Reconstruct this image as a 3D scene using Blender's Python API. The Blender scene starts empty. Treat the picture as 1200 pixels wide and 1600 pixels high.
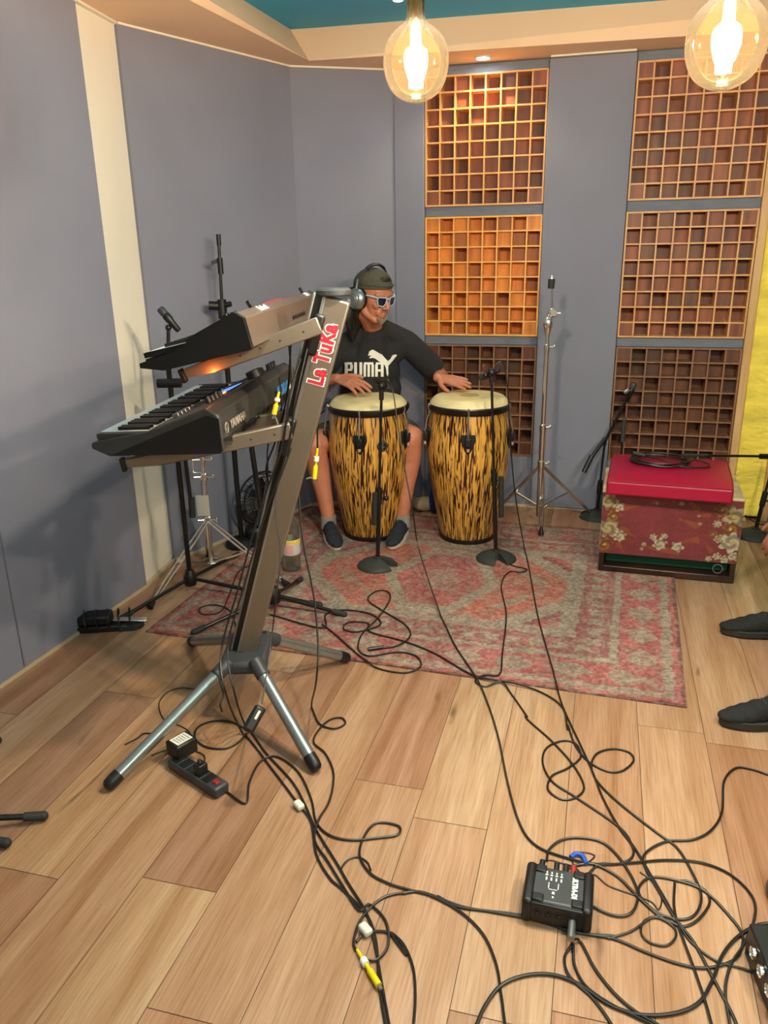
import bpy, bmesh, math, random
import numpy as np
from mathutils import Vector, Matrix
from mathutils.bvhtree import BVHTree
from mathutils.geometry import tessellate_polygon
random.seed(7); RNG = np.random.default_rng(7)
SC = bpy.context.scene
COL = SC.collection
V = Vector
PI = math.pi
# ------------------------------------------------------------------ camera
CH, CF, CP, CR = 1.4906, 1231.85, 0.32358, -0.01783
_fw = V((0, math.cos(CP), -math.sin(CP))); _r0 = V((1, 0, 0)); _u0 = _r0.cross(_fw)
_r = _r0 * math.cos(CR) + _u0 * math.sin(CR); _u = -_r0 * math.sin(CR) + _u0 * math.cos(CR)
cam = bpy.data.cameras.new('camera'); cam.sensor_fit = 'VERTICAL'; cam.sensor_height = 24
cam.lens = CF * 24 / 1600; cam.clip_start = .05; cam.clip_end = 50
camo = bpy.data.objects.new('camera', cam); COL.objects.link(camo)
camo.matrix_world = Matrix(((_r.x, _u.x, -_fw.x, 0), (_r.y, _u.y, -_fw.y, 0), (_r.z, _u.z, -_fw.z, CH), (0, 0, 0, 1)))
SC.camera = camo
# ------------------------------------------------------------------ world, exposure
w = bpy.data.worlds.new('world'); SC.world = w; w.use_nodes = True
w.node_tree.nodes['Background'].inputs[0].default_value = (.5, .55, .62, 1)
w.node_tree.nodes['Background'].inputs[1].default_value = .02
vs = SC.view_settings; vs.view_transform = 'Standard'; vs.look = 'None'; vs.gamma = 1; vs.exposure = 1.8
vs.use_curve_mapping = False
BULB_W, DOWN_W = 50.0, 5.0         # watts of the filament bulbs and recessed spots
BULB_C = (.67, .80, 1.12); DOWN_C = (.93, .95, 1.0)

def ray(x, y): return _fw + _r * ((x - 600) / CF) - _u * ((y - 800) / CF)
def fl(x, y, z=0.0):
    d = ray(x, y); k = (z - CH) / d.z; return V((d.x * k, d.y * k, z))
def at(x, y, Y):
    d = ray(x, y); k = Y / d.y; return V((d.x * k, Y, CH + d.z * k))
WA = V((.25942, 4.67687, 0)); WT = -.26918
WU = V((math.cos(WT), math.sin(WT), 0)); WN = V((math.sin(WT), -math.cos(WT), 0))   # along the back wall, into the room
def wp(u, z, out=0.0): return WA + WU * u + WN * out + V((0, 0, z))
ZT = 2.389
# ------------------------------------------------------------------ materials
def lin(c):
    if isinstance(c, str): c = [int(c[i:i + 2], 16) / 255 for i in (0, 2, 4)]
    return tuple((x / 12.92 if x <= .04045 else ((x + .055) / 1.055) ** 2.4) for x in c) + (1,)
def mat(name, col, rough=.5, metal=0, var=0.0, vs_=20, bump=0.0, bs=60, stretch=(1, 1, 1), coat=0, spec=.5, attr=None, sheen=0, coord='Object', sss=0):
    m = bpy.data.materials.new(name); m.use_nodes = True; nt = m.node_tree; b = nt.nodes['Principled BSDF']
    c = lin(col)
    b.inputs['Base Color'].default_value = c; b.inputs['Roughness'].default_value = rough
    b.inputs['Metallic'].default_value = metal; b.inputs['Coat Weight'].default_value = coat
    b.inputs['Specular IOR Level'].default_value = spec; b.inputs['Sheen Weight'].default_value = sheen
    if sss: b.inputs['Subsurface Weight'].default_value = sss; b.inputs['Subsurface Scale'].default_value = .01
    tc = nt.nodes.new('ShaderNodeTexCoord'); mp = nt.nodes.new('ShaderNodeMapping'); nt.links.new(tc.outputs[coord], mp.inputs[0])
    mp.inputs['Scale'].default_value = stretch
    src = None
    if attr:
        a = nt.nodes.new('ShaderNodeAttribute'); a.attribute_name = attr; src = a.outputs['Color']
    if var:
        n = nt.nodes.new('ShaderNodeTexNoise'); n.inputs['Scale'].default_value = vs_; n.inputs['Detail'].default_value = 4
        nt.links.new(mp.outputs[0], n.inputs['Vector'])
        mr = nt.nodes.new('ShaderNodeMapRange'); mr.inputs[1].default_value = .3; mr.inputs[2].default_value = .7
        mr.inputs[3].default_value = 1 - var; mr.inputs[4].default_value = 1 + var
        nt.links.new(n.outputs[0], mr.inputs[0])
        mx = nt.nodes.new('ShaderNodeMix'); mx.data_type = 'RGBA'; mx.blend_type = 'MULTIPLY'; mx.inputs[0].default_value = 1
        if src: nt.links.new(src, mx.inputs[6])
        else: mx.inputs[6].default_value = c
        nt.links.new(mr.outputs[0], mx.inputs[7]); src = mx.outputs[2]
    if src: nt.links.new(src, b.inputs['Base Color'])
    if bump:
        n2 = nt.nodes.new('ShaderNodeTexNoise'); n2.inputs['Scale'].default_value = bs; n2.inputs['Detail'].default_value = 3
        nt.links.new(mp.outputs[0], n2.inputs['Vector'])
        bp = nt.nodes.new('ShaderNodeBump'); bp.inputs['Strength'].default_value = bump; bp.inputs['Distance'].default_value = .01
        nt.links.new(n2.outputs[0], bp.inputs['Height']); nt.links.new(bp.outputs[0], b.inputs['Normal'])
    return m
def emis(name, col, s):
    m = bpy.data.materials.new(name); m.use_nodes = True; nt = m.node_tree; b = nt.nodes['Principled BSDF']
    b.inputs['Base Color'].default_value = (0, 0, 0, 1); b.inputs['Emission Color'].default_value = lin(col); b.inputs['Emission Strength'].default_value = s
    return m
def woodmat(name, c1, c2, rough=.45, sc=8, st=(1, 1, .12)):
    m = bpy.data.materials.new(name); m.use_nodes = True; nt = m.node_tree; b = nt.nodes['Principled BSDF']; L = nt.links.new
    tc = nt.nodes.new('ShaderNodeTexCoord'); mp = nt.nodes.new('ShaderNodeMapping'); L(tc.outputs['Object'], mp.inputs[0]); mp.inputs['Scale'].default_value = st
    n = nt.nodes.new('ShaderNodeTexNoise'); n.inputs['Scale'].default_value = sc; n.inputs['Detail'].default_value = 6; n.inputs['Distortion'].default_value = .6
    L(mp.outputs[0], n.inputs['Vector'])
    r = nt.nodes.new('ShaderNodeValToRGB'); r.color_ramp.elements[0].position = .33; r.color_ramp.elements[1].position = .67
    r.color_ramp.elements[0].color = lin(c1); r.color_ramp.elements[1].color = lin(c2)
    L(n.outputs[0], r.inputs[0]); L(r.outputs[0], b.inputs['Base Color']); b.inputs['Roughness'].default_value = rough
    return m
M = {}
M['wall'] = mat('blue_grey_fabric', '7f8091', .9, var=.04, vs_=3, bump=.05, bs=400)
M['rail'] = mat('blue_grey_rail', '6c7484', .7, var=.12, vs_=12, stretch=(1, 1, 8))
M['cream'] = mat('cream_paint', 'e8dfd0', .7, var=.03, vs_=3)
M['soffit'] = mat('soffit_paint', 'efc9a6', .8, var=.03, vs_=2)
M['teal'] = mat('teal_paint', '2b9ccb', .6, var=.1, vs_=2)
M['base'] = mat('pale_reveal', 'c0ab8c', .7)
M['dark'] = mat('plain_dark_wall', '3b3f4a', .9)
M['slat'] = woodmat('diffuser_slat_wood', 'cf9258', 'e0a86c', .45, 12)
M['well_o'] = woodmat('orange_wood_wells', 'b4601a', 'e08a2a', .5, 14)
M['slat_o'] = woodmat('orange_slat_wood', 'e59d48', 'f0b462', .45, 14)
M['well_r'] = woodmat('shaded_reddish_wells', '60301f', '96502f', .5, 14)  # reddish wood, its colour darkened for the shadow inside the wells
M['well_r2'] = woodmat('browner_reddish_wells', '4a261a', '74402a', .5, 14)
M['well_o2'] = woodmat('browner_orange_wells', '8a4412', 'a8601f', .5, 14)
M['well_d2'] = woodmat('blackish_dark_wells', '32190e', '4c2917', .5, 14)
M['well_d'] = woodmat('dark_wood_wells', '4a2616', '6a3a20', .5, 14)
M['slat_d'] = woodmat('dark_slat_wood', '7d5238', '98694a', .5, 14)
M['stud'] = woodmat('pine_stud', 'c79a66', 'dab27c', .6, 6, (4, 4, .4))
M['yellow'] = mat('yellow_mineral_wool', 'f6dc5a', .95, var=.22, vs_=5, bump=.9, bs=25, stretch=(1, 1, 2.2))
M['black'] = mat('black_plastic', '0e0e10', .45, var=.1)
M['blackm'] = mat('black_metal', '0b0b0c', .32, spec=.6)
M['rubber'] = mat('grey_rubber', '1f211f', .7)
M['iron'] = mat('cast_iron_base', '2b2e2b', .65, bump=.1, bs=80)
M['chrome'] = mat('chrome', 'f0eeea', .24, 1)
M['silver'] = mat('brushed_silver', '9aa09f', .34, .85, var=.05, vs_=30)
M['taupe'] = mat('satin_aluminium', '8a8074', .36, .75, var=.03, vs_=10)
M['char'] = mat('charcoal_shell', '2f2f2e', .5, var=.06)
M['pewter'] = mat('brown_pewter_shell', '5f5148', .38, .35)
M['greyd'] = mat('dark_grey_plastic', '34363a', .45)
M['white'] = mat('white_plastic', 'e6e6e0', .35)
M['ink'] = mat('white_print', 'e8e4da', .6)
M['blueink'] = mat('blue_print', '2f79b8', .6)
M['redink'] = mat('red_print', 'a81b30', .5)
M['screen'] = emis('blue_screen', '4f86d0', .5)
M['led'] = emis('orange_led', 'ff4a10', 6)
M['red'] = mat('red_switch', 'a0201c', .4)
M['cable'] = mat('black_rubber_cable', '0d0f0c', .42, spec=.6)
M['yplug'] = mat('yellow_plug', 'e2c410', .4)
M['bluec'] = mat('blue_cloth', '1f4fb5', .6)
M['skin'] = mat('skin', 'b87458', .55, var=.08, vs_=25, sss=.05, bump=.05, bs=150)
M['skin2'] = mat('darker_skin', '8d5a48', .5, var=.08, vs_=25)
M['hair'] = mat('dark_hair', '17110e', .5, var=.3, vs_=40, stretch=(1, 1, .1), bump=.4, bs=120)
M['beard'] = mat('grey_beard', '8f7767', .9, var=.3, vs_=150, bump=.6, bs=300)
M['shirt'] = mat('charcoal_cotton', '212024', .9, var=.08, vs_=8, bump=.12, bs=14)
M['cap'] = mat('olive_twill', '49463a', .9, var=.1, vs_=20, bump=.1, bs=200)
M['shorts'] = mat('olive_shorts', '38352c', .9, var=.1, bump=.2, bs=20)
M['navy'] = mat('navy_canvas', '1c212c', .9, var=.1, bump=.2, bs=300)
M['sole'] = mat('white_rubber_sole', 'bcb09e', .6)
M['sock'] = mat('grey_sock', '8a8680', .9)
M['lens'] = mat('dark_blue_lens', '14183a', .08, spec=.8)
M['skyblue'] = mat('pale_blue_frame', 'a7c4d2', .35)
M['drumskin'] = mat('rawhide_head', 'dcc794', .5, var=.14, vs_=6, stretch=(1, 2, 1))
M['crimson'] = mat('crimson_vinyl', '9a0833', .38, bump=.08, bs=30)
M['crimsonp'] = mat('crimson_piping', '7c0c24', .45)
M['dwood'] = woodmat('dark_brown_wood', '1f0f0b', '34190f', .35, 8)
M['green'] = mat('green_felt', '0b4a38', .95)
M['tag'] = mat('paper_tag', 'c9c6b8', .6)
M['paper'] = mat('paper_label', 'd2cfc4', .7)
M['labely'] = mat('yellow_label', 'dfc33c', .6)
M['labelp'] = mat('pink_label', 'cf9aa0', .6)
M['jeans'] = mat('black_trousers', '141416', .9)
M['brass'] = mat('brass', 'c8912c', .25, 1)
M['trainer'] = mat('black_mesh_fabric', '121213', .85, bump=.3, bs=200)
M['beige'] = mat('beige_cloth', 'b3a184', .9, bump=.5, bs=25)
def glassm(name, tint, diff=0.0, dcol='ffffff', rough=0.02):
    m = bpy.data.materials.new(name); m.use_nodes = True; nt = m.node_tree; L = nt.links.new
    nt.nodes.remove(nt.nodes['Principled BSDF']); out = nt.nodes['Material Output']
    tr = nt.nodes.new('ShaderNodeBsdfTransparent'); tr.inputs[0].default_value = lin(tint)
    gl = nt.nodes.new('ShaderNodeBsdfGlossy'); gl.inputs['Roughness'].default_value = rough
    lw = nt.nodes.new('ShaderNodeLayerWeight'); lw.inputs[0].default_value = .25
    mx = nt.nodes.new('ShaderNodeMixShader'); L(lw.outputs['Fresnel'], mx.inputs[0]); L(tr.outputs[0], mx.inputs[1]); L(gl.outputs[0], mx.inputs[2])
    res = mx.outputs[0]
    if diff:
        tl = nt.nodes.new('ShaderNodeBsdfTranslucent'); tl.inputs[0].default_value = lin(dcol)
        m2 = nt.nodes.new('ShaderNodeMixShader'); m2.inputs[0].default_value = diff; L(res, m2.inputs[1]); L(tl.outputs[0], m2.inputs[2]); res = m2.outputs[0]
    L(res, out.inputs[0]); return m
M['amber'] = glassm('amber_bulb_glass', 'ffdca4', .0032, 'ffc070')
M['water'] = glassm('clear_bottle_plastic', 'eef3ee', .22, 'dfe6e2', .06)
M['filament'] = emis('glowing_filament', 'fff0d8', 60)
M['spot'] = emis('spot_glow', 'f4f6ff', 30)
M['spotc'] = emis('cool_spot_glow', 'a8f0ff', 25)
# conga shell: dark tiger streaks on golden lacquer, in (angle, height) coordinates
def tiger():
    m = bpy.data.materials.new('tiger_stripe_lacquer'); m.use_nodes = True; nt = m.node_tree; b = nt.nodes['Principled BSDF']; L = nt.links.new
    uv = nt.nodes.new('ShaderNodeUVMap'); uv.uv_map = 'UVMap'
    mp = nt.nodes.new('ShaderNodeMapping'); L(uv.outputs[0], mp.inputs[0]); mp.inputs['Scale'].default_value = (150, 9, 1)
    n = nt.nodes.new('ShaderNodeTexNoise'); n.inputs['Scale'].default_value = 1.0; n.inputs['Detail'].default_value = 1.5; n.inputs['Distortion'].default_value = .9
    L(mp.outputs[0], n.inputs['Vector'])
    r = nt.nodes.new('ShaderNodeValToRGB'); e = r.color_ramp.elements
    e[0].position = .43; e[0].color = lin('2a0f06'); e[1].position = .52; e[1].color = lin('d39c46')
    k = e.new(.47); k.color = lin('6b3a10')
    L(n.outputs[0], r.inputs[0])
    n2 = nt.nodes.new('ShaderNodeTexNoise'); n2.inputs['Scale'].default_value = 3; L(uv.outputs[0], n2.inputs['Vector'])
    mr = nt.nodes.new('ShaderNodeMapRange'); mr.inputs[1].default_value = .3; mr.inputs[2].default_value = .7; mr.inputs[3].default_value = .75; mr.inputs[4].default_value = 1.15
    L(n2.outputs[0], mr.inputs[0])
    mx = nt.nodes.new('ShaderNodeMix'); mx.data_type = 'RGBA'; mx.blend_type = 'MULTIPLY'; mx.inputs[0].default_value = 1
    L(r.outputs[0], mx.inputs[6]); L(mr.outputs[0], mx.inputs[7]); L(mx.outputs[2], b.inputs['Base Color'])
    b.inputs['Roughness'].default_value = .28; b.inputs['Coat Weight'].default_value = .4
    return m
M['tiger'] = tiger()
def floormat():
    m = bpy.data.materials.new('oak_laminate'); m.use_nodes = True; nt = m.node_tree; b = nt.nodes['Principled BSDF']; L = nt.links.new
    uv = nt.nodes.new('ShaderNodeUVMap'); uv.uv_map = 'UVMap'
    a = nt.nodes.new('ShaderNodeAttribute'); a.attribute_name = 'Tone'
    def noise(scale, st, det, dist=0.):
        mp = nt.nodes.new('ShaderNodeMapping'); L(uv.outputs[0], mp.inputs[0]); mp.inputs['Scale'].default_value = st
        n = nt.nodes.new('ShaderNodeTexNoise'); n.inputs['Scale'].default_value = scale; n.inputs['Detail'].default_value = det; n.inputs['Distortion'].default_value = dist
        L(mp.outputs[0], n.inputs['Vector']); return n.outputs[0]
    def mul(x, y, f=1, typ='MULTIPLY'):
        mx = nt.nodes.new('ShaderNodeMix'); mx.data_type = 'RGBA'; mx.blend_type = typ; mx.inputs[0].default_value = f
        L(x, mx.inputs[6]); L(y, mx.inputs[7]); return mx.outputs[2]
    def ramp(x, *st):
        r = nt.nodes.new('ShaderNodeValToRGB'); e = r.color_ramp.elements
        for i, (p_, c_) in enumerate(st):
            k = e[i] if i < 2 else e.new(p_)
            k.position = p_; k.color = lin(c_)
        L(x, r.inputs[0]); return r.outputs[0]
    g1 = ramp(noise(1, (.9, 13, 1), 4, .7), (.32, 'dac9b6'), (.62, 'ffffff'))          # broad cathedral bands
    g2 = ramp(noise(1, (7, 190, 1), 3), (.3, 'e2d8cc'), (.6, 'ffffff'))              # fine grain
    kn = ramp(noise(1, (2.6, 8, 1), 2, .8), (.21, '6b4a38'), (.29, 'ffffff'))         # knots
    c = mul(mul(mul(a.outputs['Color'], g1), g2), kn, .85)
    L(c, b.inputs['Base Color']); b.inputs['Roughness'].default_value = .38; b.inputs['Specular IOR Level'].default_value = .4
    return m
M['floor'] = floormat()
M['gap'] = mat('dark_seam', '4a3020', .8)
M['rug'] = mat('worn_rug_pile', 'a05050', .98, var=.28, vs_=140, bump=.5, bs=260, attr='Tone', spec=.1)
M['floral'] = mat('floral_vinyl', 'a05050', .5, var=.08, vs_=30, attr='Tone')
# ------------------------------------------------------------------ object helpers
WL = {}
def _props(o, label, cat, group=None, kind=None):
    if label: o['label'] = label
    if cat: o['category'] = cat
    if group: o['group'] = group
    if kind: o['kind'] = kind
def thing(name, label, cat, loc=(0, 0, 0), group=None, kind=None):
    o = bpy.data.objects.new(name, None); COL.objects.link(o); o.empty_display_size = .05
    o.location = V(loc); WL[o.name] = V(loc); _props(o, label, cat, group, kind); return o
class MB:
    def __init__(s): s.v = []; s.f = []; s.m = []; s.uv = []
    def add(s, vs_, fs, mi=0, uvs=None):
        b = len(s.v); s.v += [tuple(x) for x in vs_]
        for i, f in enumerate(fs):
            s.f.append([b + j for j in f]); s.m.append(mi); s.uv.append(uvs[i] if uvs else None)
        return s
    def box(s, c, size, X=(1, 0, 0), Y=(0, 1, 0), Z=(0, 0, 1), mi=0):
        c = V(c); X, Y, Z = V(X), V(Y), V(Z); a, b_, d = size[0] / 2, size[1] / 2, size[2] / 2
        vs_ = [c + X * (a * i) + Y * (b_ * j) + Z * (d * k) for i in (-1, 1) for j in (-1, 1) for k in (-1, 1)]
        return s.add(vs_, [(0, 1, 3, 2), (4, 6, 7, 5), (0, 4, 5, 1), (2, 3, 7, 6), (0, 2, 6, 4), (1, 5, 7, 3)], mi)
    def span(s, a, b, w_, h_, up=(0, 0, 1), mi=0):
        a, b = V(a), V(b); d = (b - a); L = d.length; d.normalize(); x = d.cross(V(up)).normalized(); u = x.cross(d)
        return s.box((a + b) / 2, (L, w_, h_), d, x, u, mi)
    def prism(s, poly, o, X, Y, N, depth, mi=0):
        o, X, Y, N = V(o), V(X), V(Y), V(N); n = len(poly)
        a = [o + X * p[0] + Y * p[1] for p in poly]; b = [q + N * depth for q in a]
        tri = tessellate_polygon([[V((p[0], p[1], 0)) for p in poly]])
        fs = [tuple(t) for t in tri] + [tuple(i + n for i in reversed(t)) for t in tri] + [(i, (i + 1) % n, (i + 1) % n + n, i + n) for i in range(n)]
        return s.add(a + b, fs, mi)
    def cyl(s, a, b, r0, r1=None, n=16, mi=0):
        return s.sweep([a, b], [r0, r0 if r1 is None else r1], n, mi)
    def sweep(s, pts, rad, n=10, mi=0, closed=False, caps=True, flat=1.0, up=None):
        pts = [V(p) for p in pts]; N = len(pts)
        if not hasattr(rad, '__len__'): rad = [rad] * N
        T = []
        for i in range(N):
            if closed: t = pts[(i + 1) % N] - pts[i - 1]
            else: t = pts[min(i + 1, N - 1)] - pts[max(i - 1, 0)]
            T.append(t.normalized() if t.length > 1e-9 else V((0, 0, 1)))
        x = V(up) if up else (V((0, 0, 1)) if abs(T[0].z) < .9 else V((1, 0, 0)))
        vs_ = []
        for i in range(N):
            x = (x - T[i] * x.dot(T[i]))
            x = x.normalized() if x.length > 1e-6 else T[i].orthogonal().normalized()
            y = T[i].cross(x)
            for k in range(n):
                a = 2 * PI * k / n; vs_.append(pts[i] + x * (math.cos(a) * rad[i] * flat) + y * (math.sin(a) * rad[i]))
        fs = []
        for i in range(N if closed else N - 1):
            j = (i + 1) % N
            for k in range(n): fs.append((i * n + k, i * n + (k + 1) % n, j * n + (k + 1) % n, j * n + k))
        if caps and not closed: fs += [tuple(reversed(range(n))), tuple((N - 1) * n + k for k in range(n))]
        return s.add(vs_, fs, mi)
    def lathe(s, prof, o, n=32, A=(0, 0, 1), a0=0., a1=2 * PI, mi=0, uv=False, X=None):
        o = V(o); A = V(A).normalized(); X = V(X) if X else (V((1, 0, 0)) if abs(A.x) < .9 else V((0, 1, 0)))
        X = (X - A * X.dot(A)).normalized(); Y = A.cross(X); full = abs(a1 - a0 - 2 * PI) < 1e-6
        cols = n if full else n + 1; P = len(prof); vs_ = []; fs = []; uvs = []
        for k in range(cols):
            a = a0 + (a1 - a0) * k / n
            for r, z in prof: vs_.append(o + X * (r * math.cos(a)) + Y * (r * math.sin(a)) + A * z)
        for k in range(n):
            k2 = (k + 1) % cols
            for i in range(P - 1):
                fs.append((k * P + i, k2 * P + i, k2 * P + i + 1, k * P + i + 1))
                uvs.append([(k / n, prof[i][1]), ((k + 1) / n, prof[i][1]), ((k + 1) / n, prof[i + 1][1]), (k / n, prof[i + 1][1])])
        if not full:
            fs += [tuple(range(P)), tuple(reversed([n * P + i for i in range(P)]))]; uvs += [[(0, 0)] * P, [(0, 0)] * P]
        return s.add(vs_, fs, mi, uvs if uv else None)
    def ball(s, c, r, X=(1, 0, 0), Y=(0, 1, 0), Z=(0, 0, 1), nu=20, nv=12, mi=0, z0=-1.0, z1=1.0):
        if not hasattr(r, '__len__'): r = (r, r, r)
        c, X, Y, Z = V(c), V(X), V(Y), V(Z); vs_ = []; fs = []
        t0, t1 = math.asin(z0), math.asin(z1)
        for j in range(nv + 1):
            t = t0 + (t1 - t0) * j / nv
            for i in range(nu):
                a = 2 * PI * i / nu; vs_.append(c + X * (r[0] * math.cos(t) * math.cos(a)) + Y * (r[1] * math.cos(t) * math.sin(a)) + Z * (r[2] * math.sin(t)))
        for j in range(nv):
            for i in range(nu): fs.append((j * nu + i, j * nu + (i + 1) % nu, (j + 1) * nu + (i + 1) % nu, (j + 1) * nu + i))
        fs += [tuple(reversed(range(nu))), tuple(nv * nu + i for i in range(nu))]
        return s.add(vs_, fs, mi)
    def caps(s, pts, rad, n=14):        # chain of rounded tapering limbs
        pts = [V(p) for p in pts]
        for i, p_ in enumerate(pts):
            s.ball(p_, rad[i], nu=n, nv=8)
            if i: s.sweep([pts[i - 1], p_], [rad[i - 1], rad[i]], n)
        return s
    def torus(s, c, R_, r, A=(0, 0, 1), n=32, m=8, mi=0):
        A = V(A).normalized(); X = A.orthogonal().normalized(); Y = A.cross(X); c = V(c)
        return s.sweep([c + X * (R_ * math.cos(2 * PI * i / n)) + Y * (R_ * math.sin(2 * PI * i / n)) for i in range(n)], r, m, mi, closed=True)
    def mesh(s, name, off):
        me = bpy.data.meshes.new(name)
        me.from_pydata([(x[0] - off[0], x[1] - off[1], x[2] - off[2]) for x in s.v], [], s.f)
        me.polygons.foreach_set('material_index', s.m)
        if any(u for u in s.uv):
            ul = me.uv_layers.new(name='UVMap'); k = 0
            for p_, u in zip(me.polygons, s.uv):
                for j in range(p_.loop_total): ul.data[p_.loop_start + j].uv = u[j] if u else (0, 0)
        return me
    def build(s, name, mats, parent=None, smooth=True, bevel=0, ang=35, label=None, cat=None, group=None, kind=None, loc=None, seg=2):
        off = WL.get(parent.name, V((0, 0, 0))) if parent else (V(loc) if loc is not None else V((0, 0, 0)))
        me = s.mesh(name, off)
        bm = bmesh.new(); bm.from_mesh(me); bmesh.ops.recalc_face_normals(bm, faces=bm.faces); bm.to_mesh(me); bm.free()
        return link(name, me, mats, parent, smooth, bevel, ang, label, cat, group, kind, off, seg)
def link(name, me, mats, parent, smooth=True, bevel=0, ang=35, label=None, cat=None, group=None, kind=None, off=V((0, 0, 0)), seg=2):
    if not isinstance(mats, (list, tuple)): mats = [mats]
    for m in mats: me.materials.append(M[m] if isinstance(m, str) else m)
    if smooth:
        me.polygons.foreach_set('use_smooth', [True] * len(me.polygons)); me.set_sharp_from_angle(angle=math.radians(ang))
    o = bpy.data.objects.new(name, me); COL.objects.link(o)
    if parent: o.parent = parent
    else: o.location = off
    WL[o.name] = V(off)
    if bevel:
        b = o.modifiers.new('bevel', 'BEVEL'); b.width = bevel; b.segments = seg; b.limit_method = 'ANGLE'; b.angle_limit = math.radians(40); b.harden_normals = False
    _props(o, label, cat, group, kind); return o
def baked(o):
    dg = bpy.context.evaluated_depsgraph_get(); dg.update()
    me = bpy.data.meshes.new_from_object(o.evaluated_get(dg)); return me
def fuse(mb, name, mats, parent, voxel=.004, it=3, fac=.5, off=None, **kw):
    off = WL[parent.name] if parent else V(kw.get('loc', (0, 0, 0)))
    me = mb.mesh(name + '_raw', off)
    bm = bmesh.new(); bm.from_mesh(me); bmesh.ops.recalc_face_normals(bm, faces=bm.faces); bm.to_mesh(me); bm.free()
    t = bpy.data.objects.new('tmp', me); COL.objects.link(t)
    r = t.modifiers.new('r', 'REMESH'); r.mode = 'VOXEL'; r.voxel_size = voxel; r.adaptivity = 0
    if it: k = t.modifiers.new('s', 'SMOOTH'); k.factor = fac; k.iterations = it
    res = baked(t); res.name = name
    bpy.data.objects.remove(t); bpy.data.meshes.remove(me)
    kw.pop('loc', None)
    return link(name, res, mats, parent, True, 0, 180, off=off, **kw)
def text_geo(body, size, ext=.0008, bold=0.0, sub=0, maxedge=None):
    c = bpy.data.curves.new('t', 'FONT'); c.body = body; c.size = size; c.extrude = ext; c.offset = bold
    c.space_character = 1.08; c.align_x = 'CENTER'; c.align_y = 'CENTER'; c.resolution_u = 3
    t = bpy.data.objects.new('t', c); COL.objects.link(t); me = baked(t); bpy.data.objects.remove(t); bpy.data.curves.remove(c)
    if maxedge:
        bm = bmesh.new(); bm.from_mesh(me)
        for _ in range(6):
            es = [e for e in bm.edges if e.calc_length() > maxedge]
            if not es: break
            bmesh.ops.subdivide_edges(bm, edges=es, cuts=1); bmesh.ops.triangulate(bm, faces=[f for f in bm.faces if len(f.verts) > 4])
        bm.to_mesh(me); bm.free()
    vs_ = [tuple(v.co) for v in me.vertices]; fs = [tuple(p_.vertices) for p_ in me.polygons]; bpy.data.meshes.remove(me)
    return vs_, fs
def put_text(mb, body, size, o, X, Y, sx=1.0, ext=.0008, bold=0., mi=0, **k):
    X, Y = V(X).normalized(), V(Y).normalized(); N = X.cross(Y); o = V(o)
    vs_, fs = text_geo(body, size, ext, bold, **k)
    mb.add([o + X * (v[0] * sx) + Y * v[1] + N * v[2] for v in vs_], fs, mi)
def spline(pts, per=8, closed=False):
    P = [V(p) for p in pts]; n = len(P); out = []
    rng = range(n) if closed else range(n - 1)
    for i in rng:
        p1, p2 = P[i], P[(i + 1) % n]
        p0 = P[i - 1] if (closed or i) else p1 * 2 - p2
        p3 = P[(i + 2) % n] if (closed or i + 2 < n) else p2 * 2 - p1
        for k in range(per):
            t = k / per
            out.append(.5 * ((2 * p1) + (p2 - p0) * t + (2 * p0 - 5 * p1 + 4 * p2 - p3) * t * t + (3 * p1 - p0 - 3 * p2 + p3) * t ** 3))
    if not closed: out.append(P[-1])
    return out
def paint_grid(o, X, Y, nx, ny, thick, fn, name, mats, parent=None, **kw):
    """a slab o + X*s + Y*t with a fine grid top coloured by fn(s, t) arrays in 0..1"""
    o, X, Y = V(o), V(X), V(Y); N = X.cross(Y).normalized()
    off = WL[parent.name] if parent else V(kw.pop('loc', (0, 0, 0)))
    S, T = np.meshgrid(np.linspace(0, 1, nx + 1), np.linspace(0, 1, ny + 1))
    P = np.array(o)[None, None] + S[..., None] * np.array(X) + T[..., None] * np.array(Y)
    P = P.reshape(-1, 3) - np.array(off)
    B = P - np.array(N) * thick
    idx = np.arange((nx + 1) * (ny + 1)).reshape(ny + 1, nx + 1); K = P.shape[0]
    f = np.stack([idx[:-1, :-1], idx[:-1, 1:], idx[1:, 1:], idx[1:, :-1]], -1).reshape(-1, 4).tolist()
    ring = list(idx[0]) + list(idx[1:, -1]) + list(idx[-1, -2::-1]) + list(idx[-2:0:-1, 0])
    ring = [int(r) for r in ring]; c4 = [int(idx[0, 0]), int(idx[0, -1]), int(idx[-1, -1]), int(idx[-1, 0])]
    f += [(ring[i], ring[(i + 1) % len(ring)], ring[(i + 1) % len(ring)] + K, ring[i] + K) for i in range(len(ring))]
    f += [tuple(c + K for c in reversed(c4))] if False else [tuple(r + K for r in reversed(ring))]
    me = bpy.data.meshes.new(name); me.from_pydata(np.vstack([P, B]).tolist(), [], f)
    c = fn(S, T).reshape(-1, 3); c = np.where(c <= .04045, c / 12.92, ((c + .055) / 1.055) ** 2.4)
    c = np.hstack([np.vstack([c, c]), np.ones((2 * K, 1))])
    a = me.color_attributes.new('Tone', 'FLOAT_COLOR', 'POINT'); a.data.foreach_set('color', c.astype(np.float32).ravel())
    return link(name, me, mats, parent, False, off=off, **kw)
def hx(s): return np.array([int(s[i:i + 2], 16) / 255 for i in (0, 2, 4)])
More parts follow.
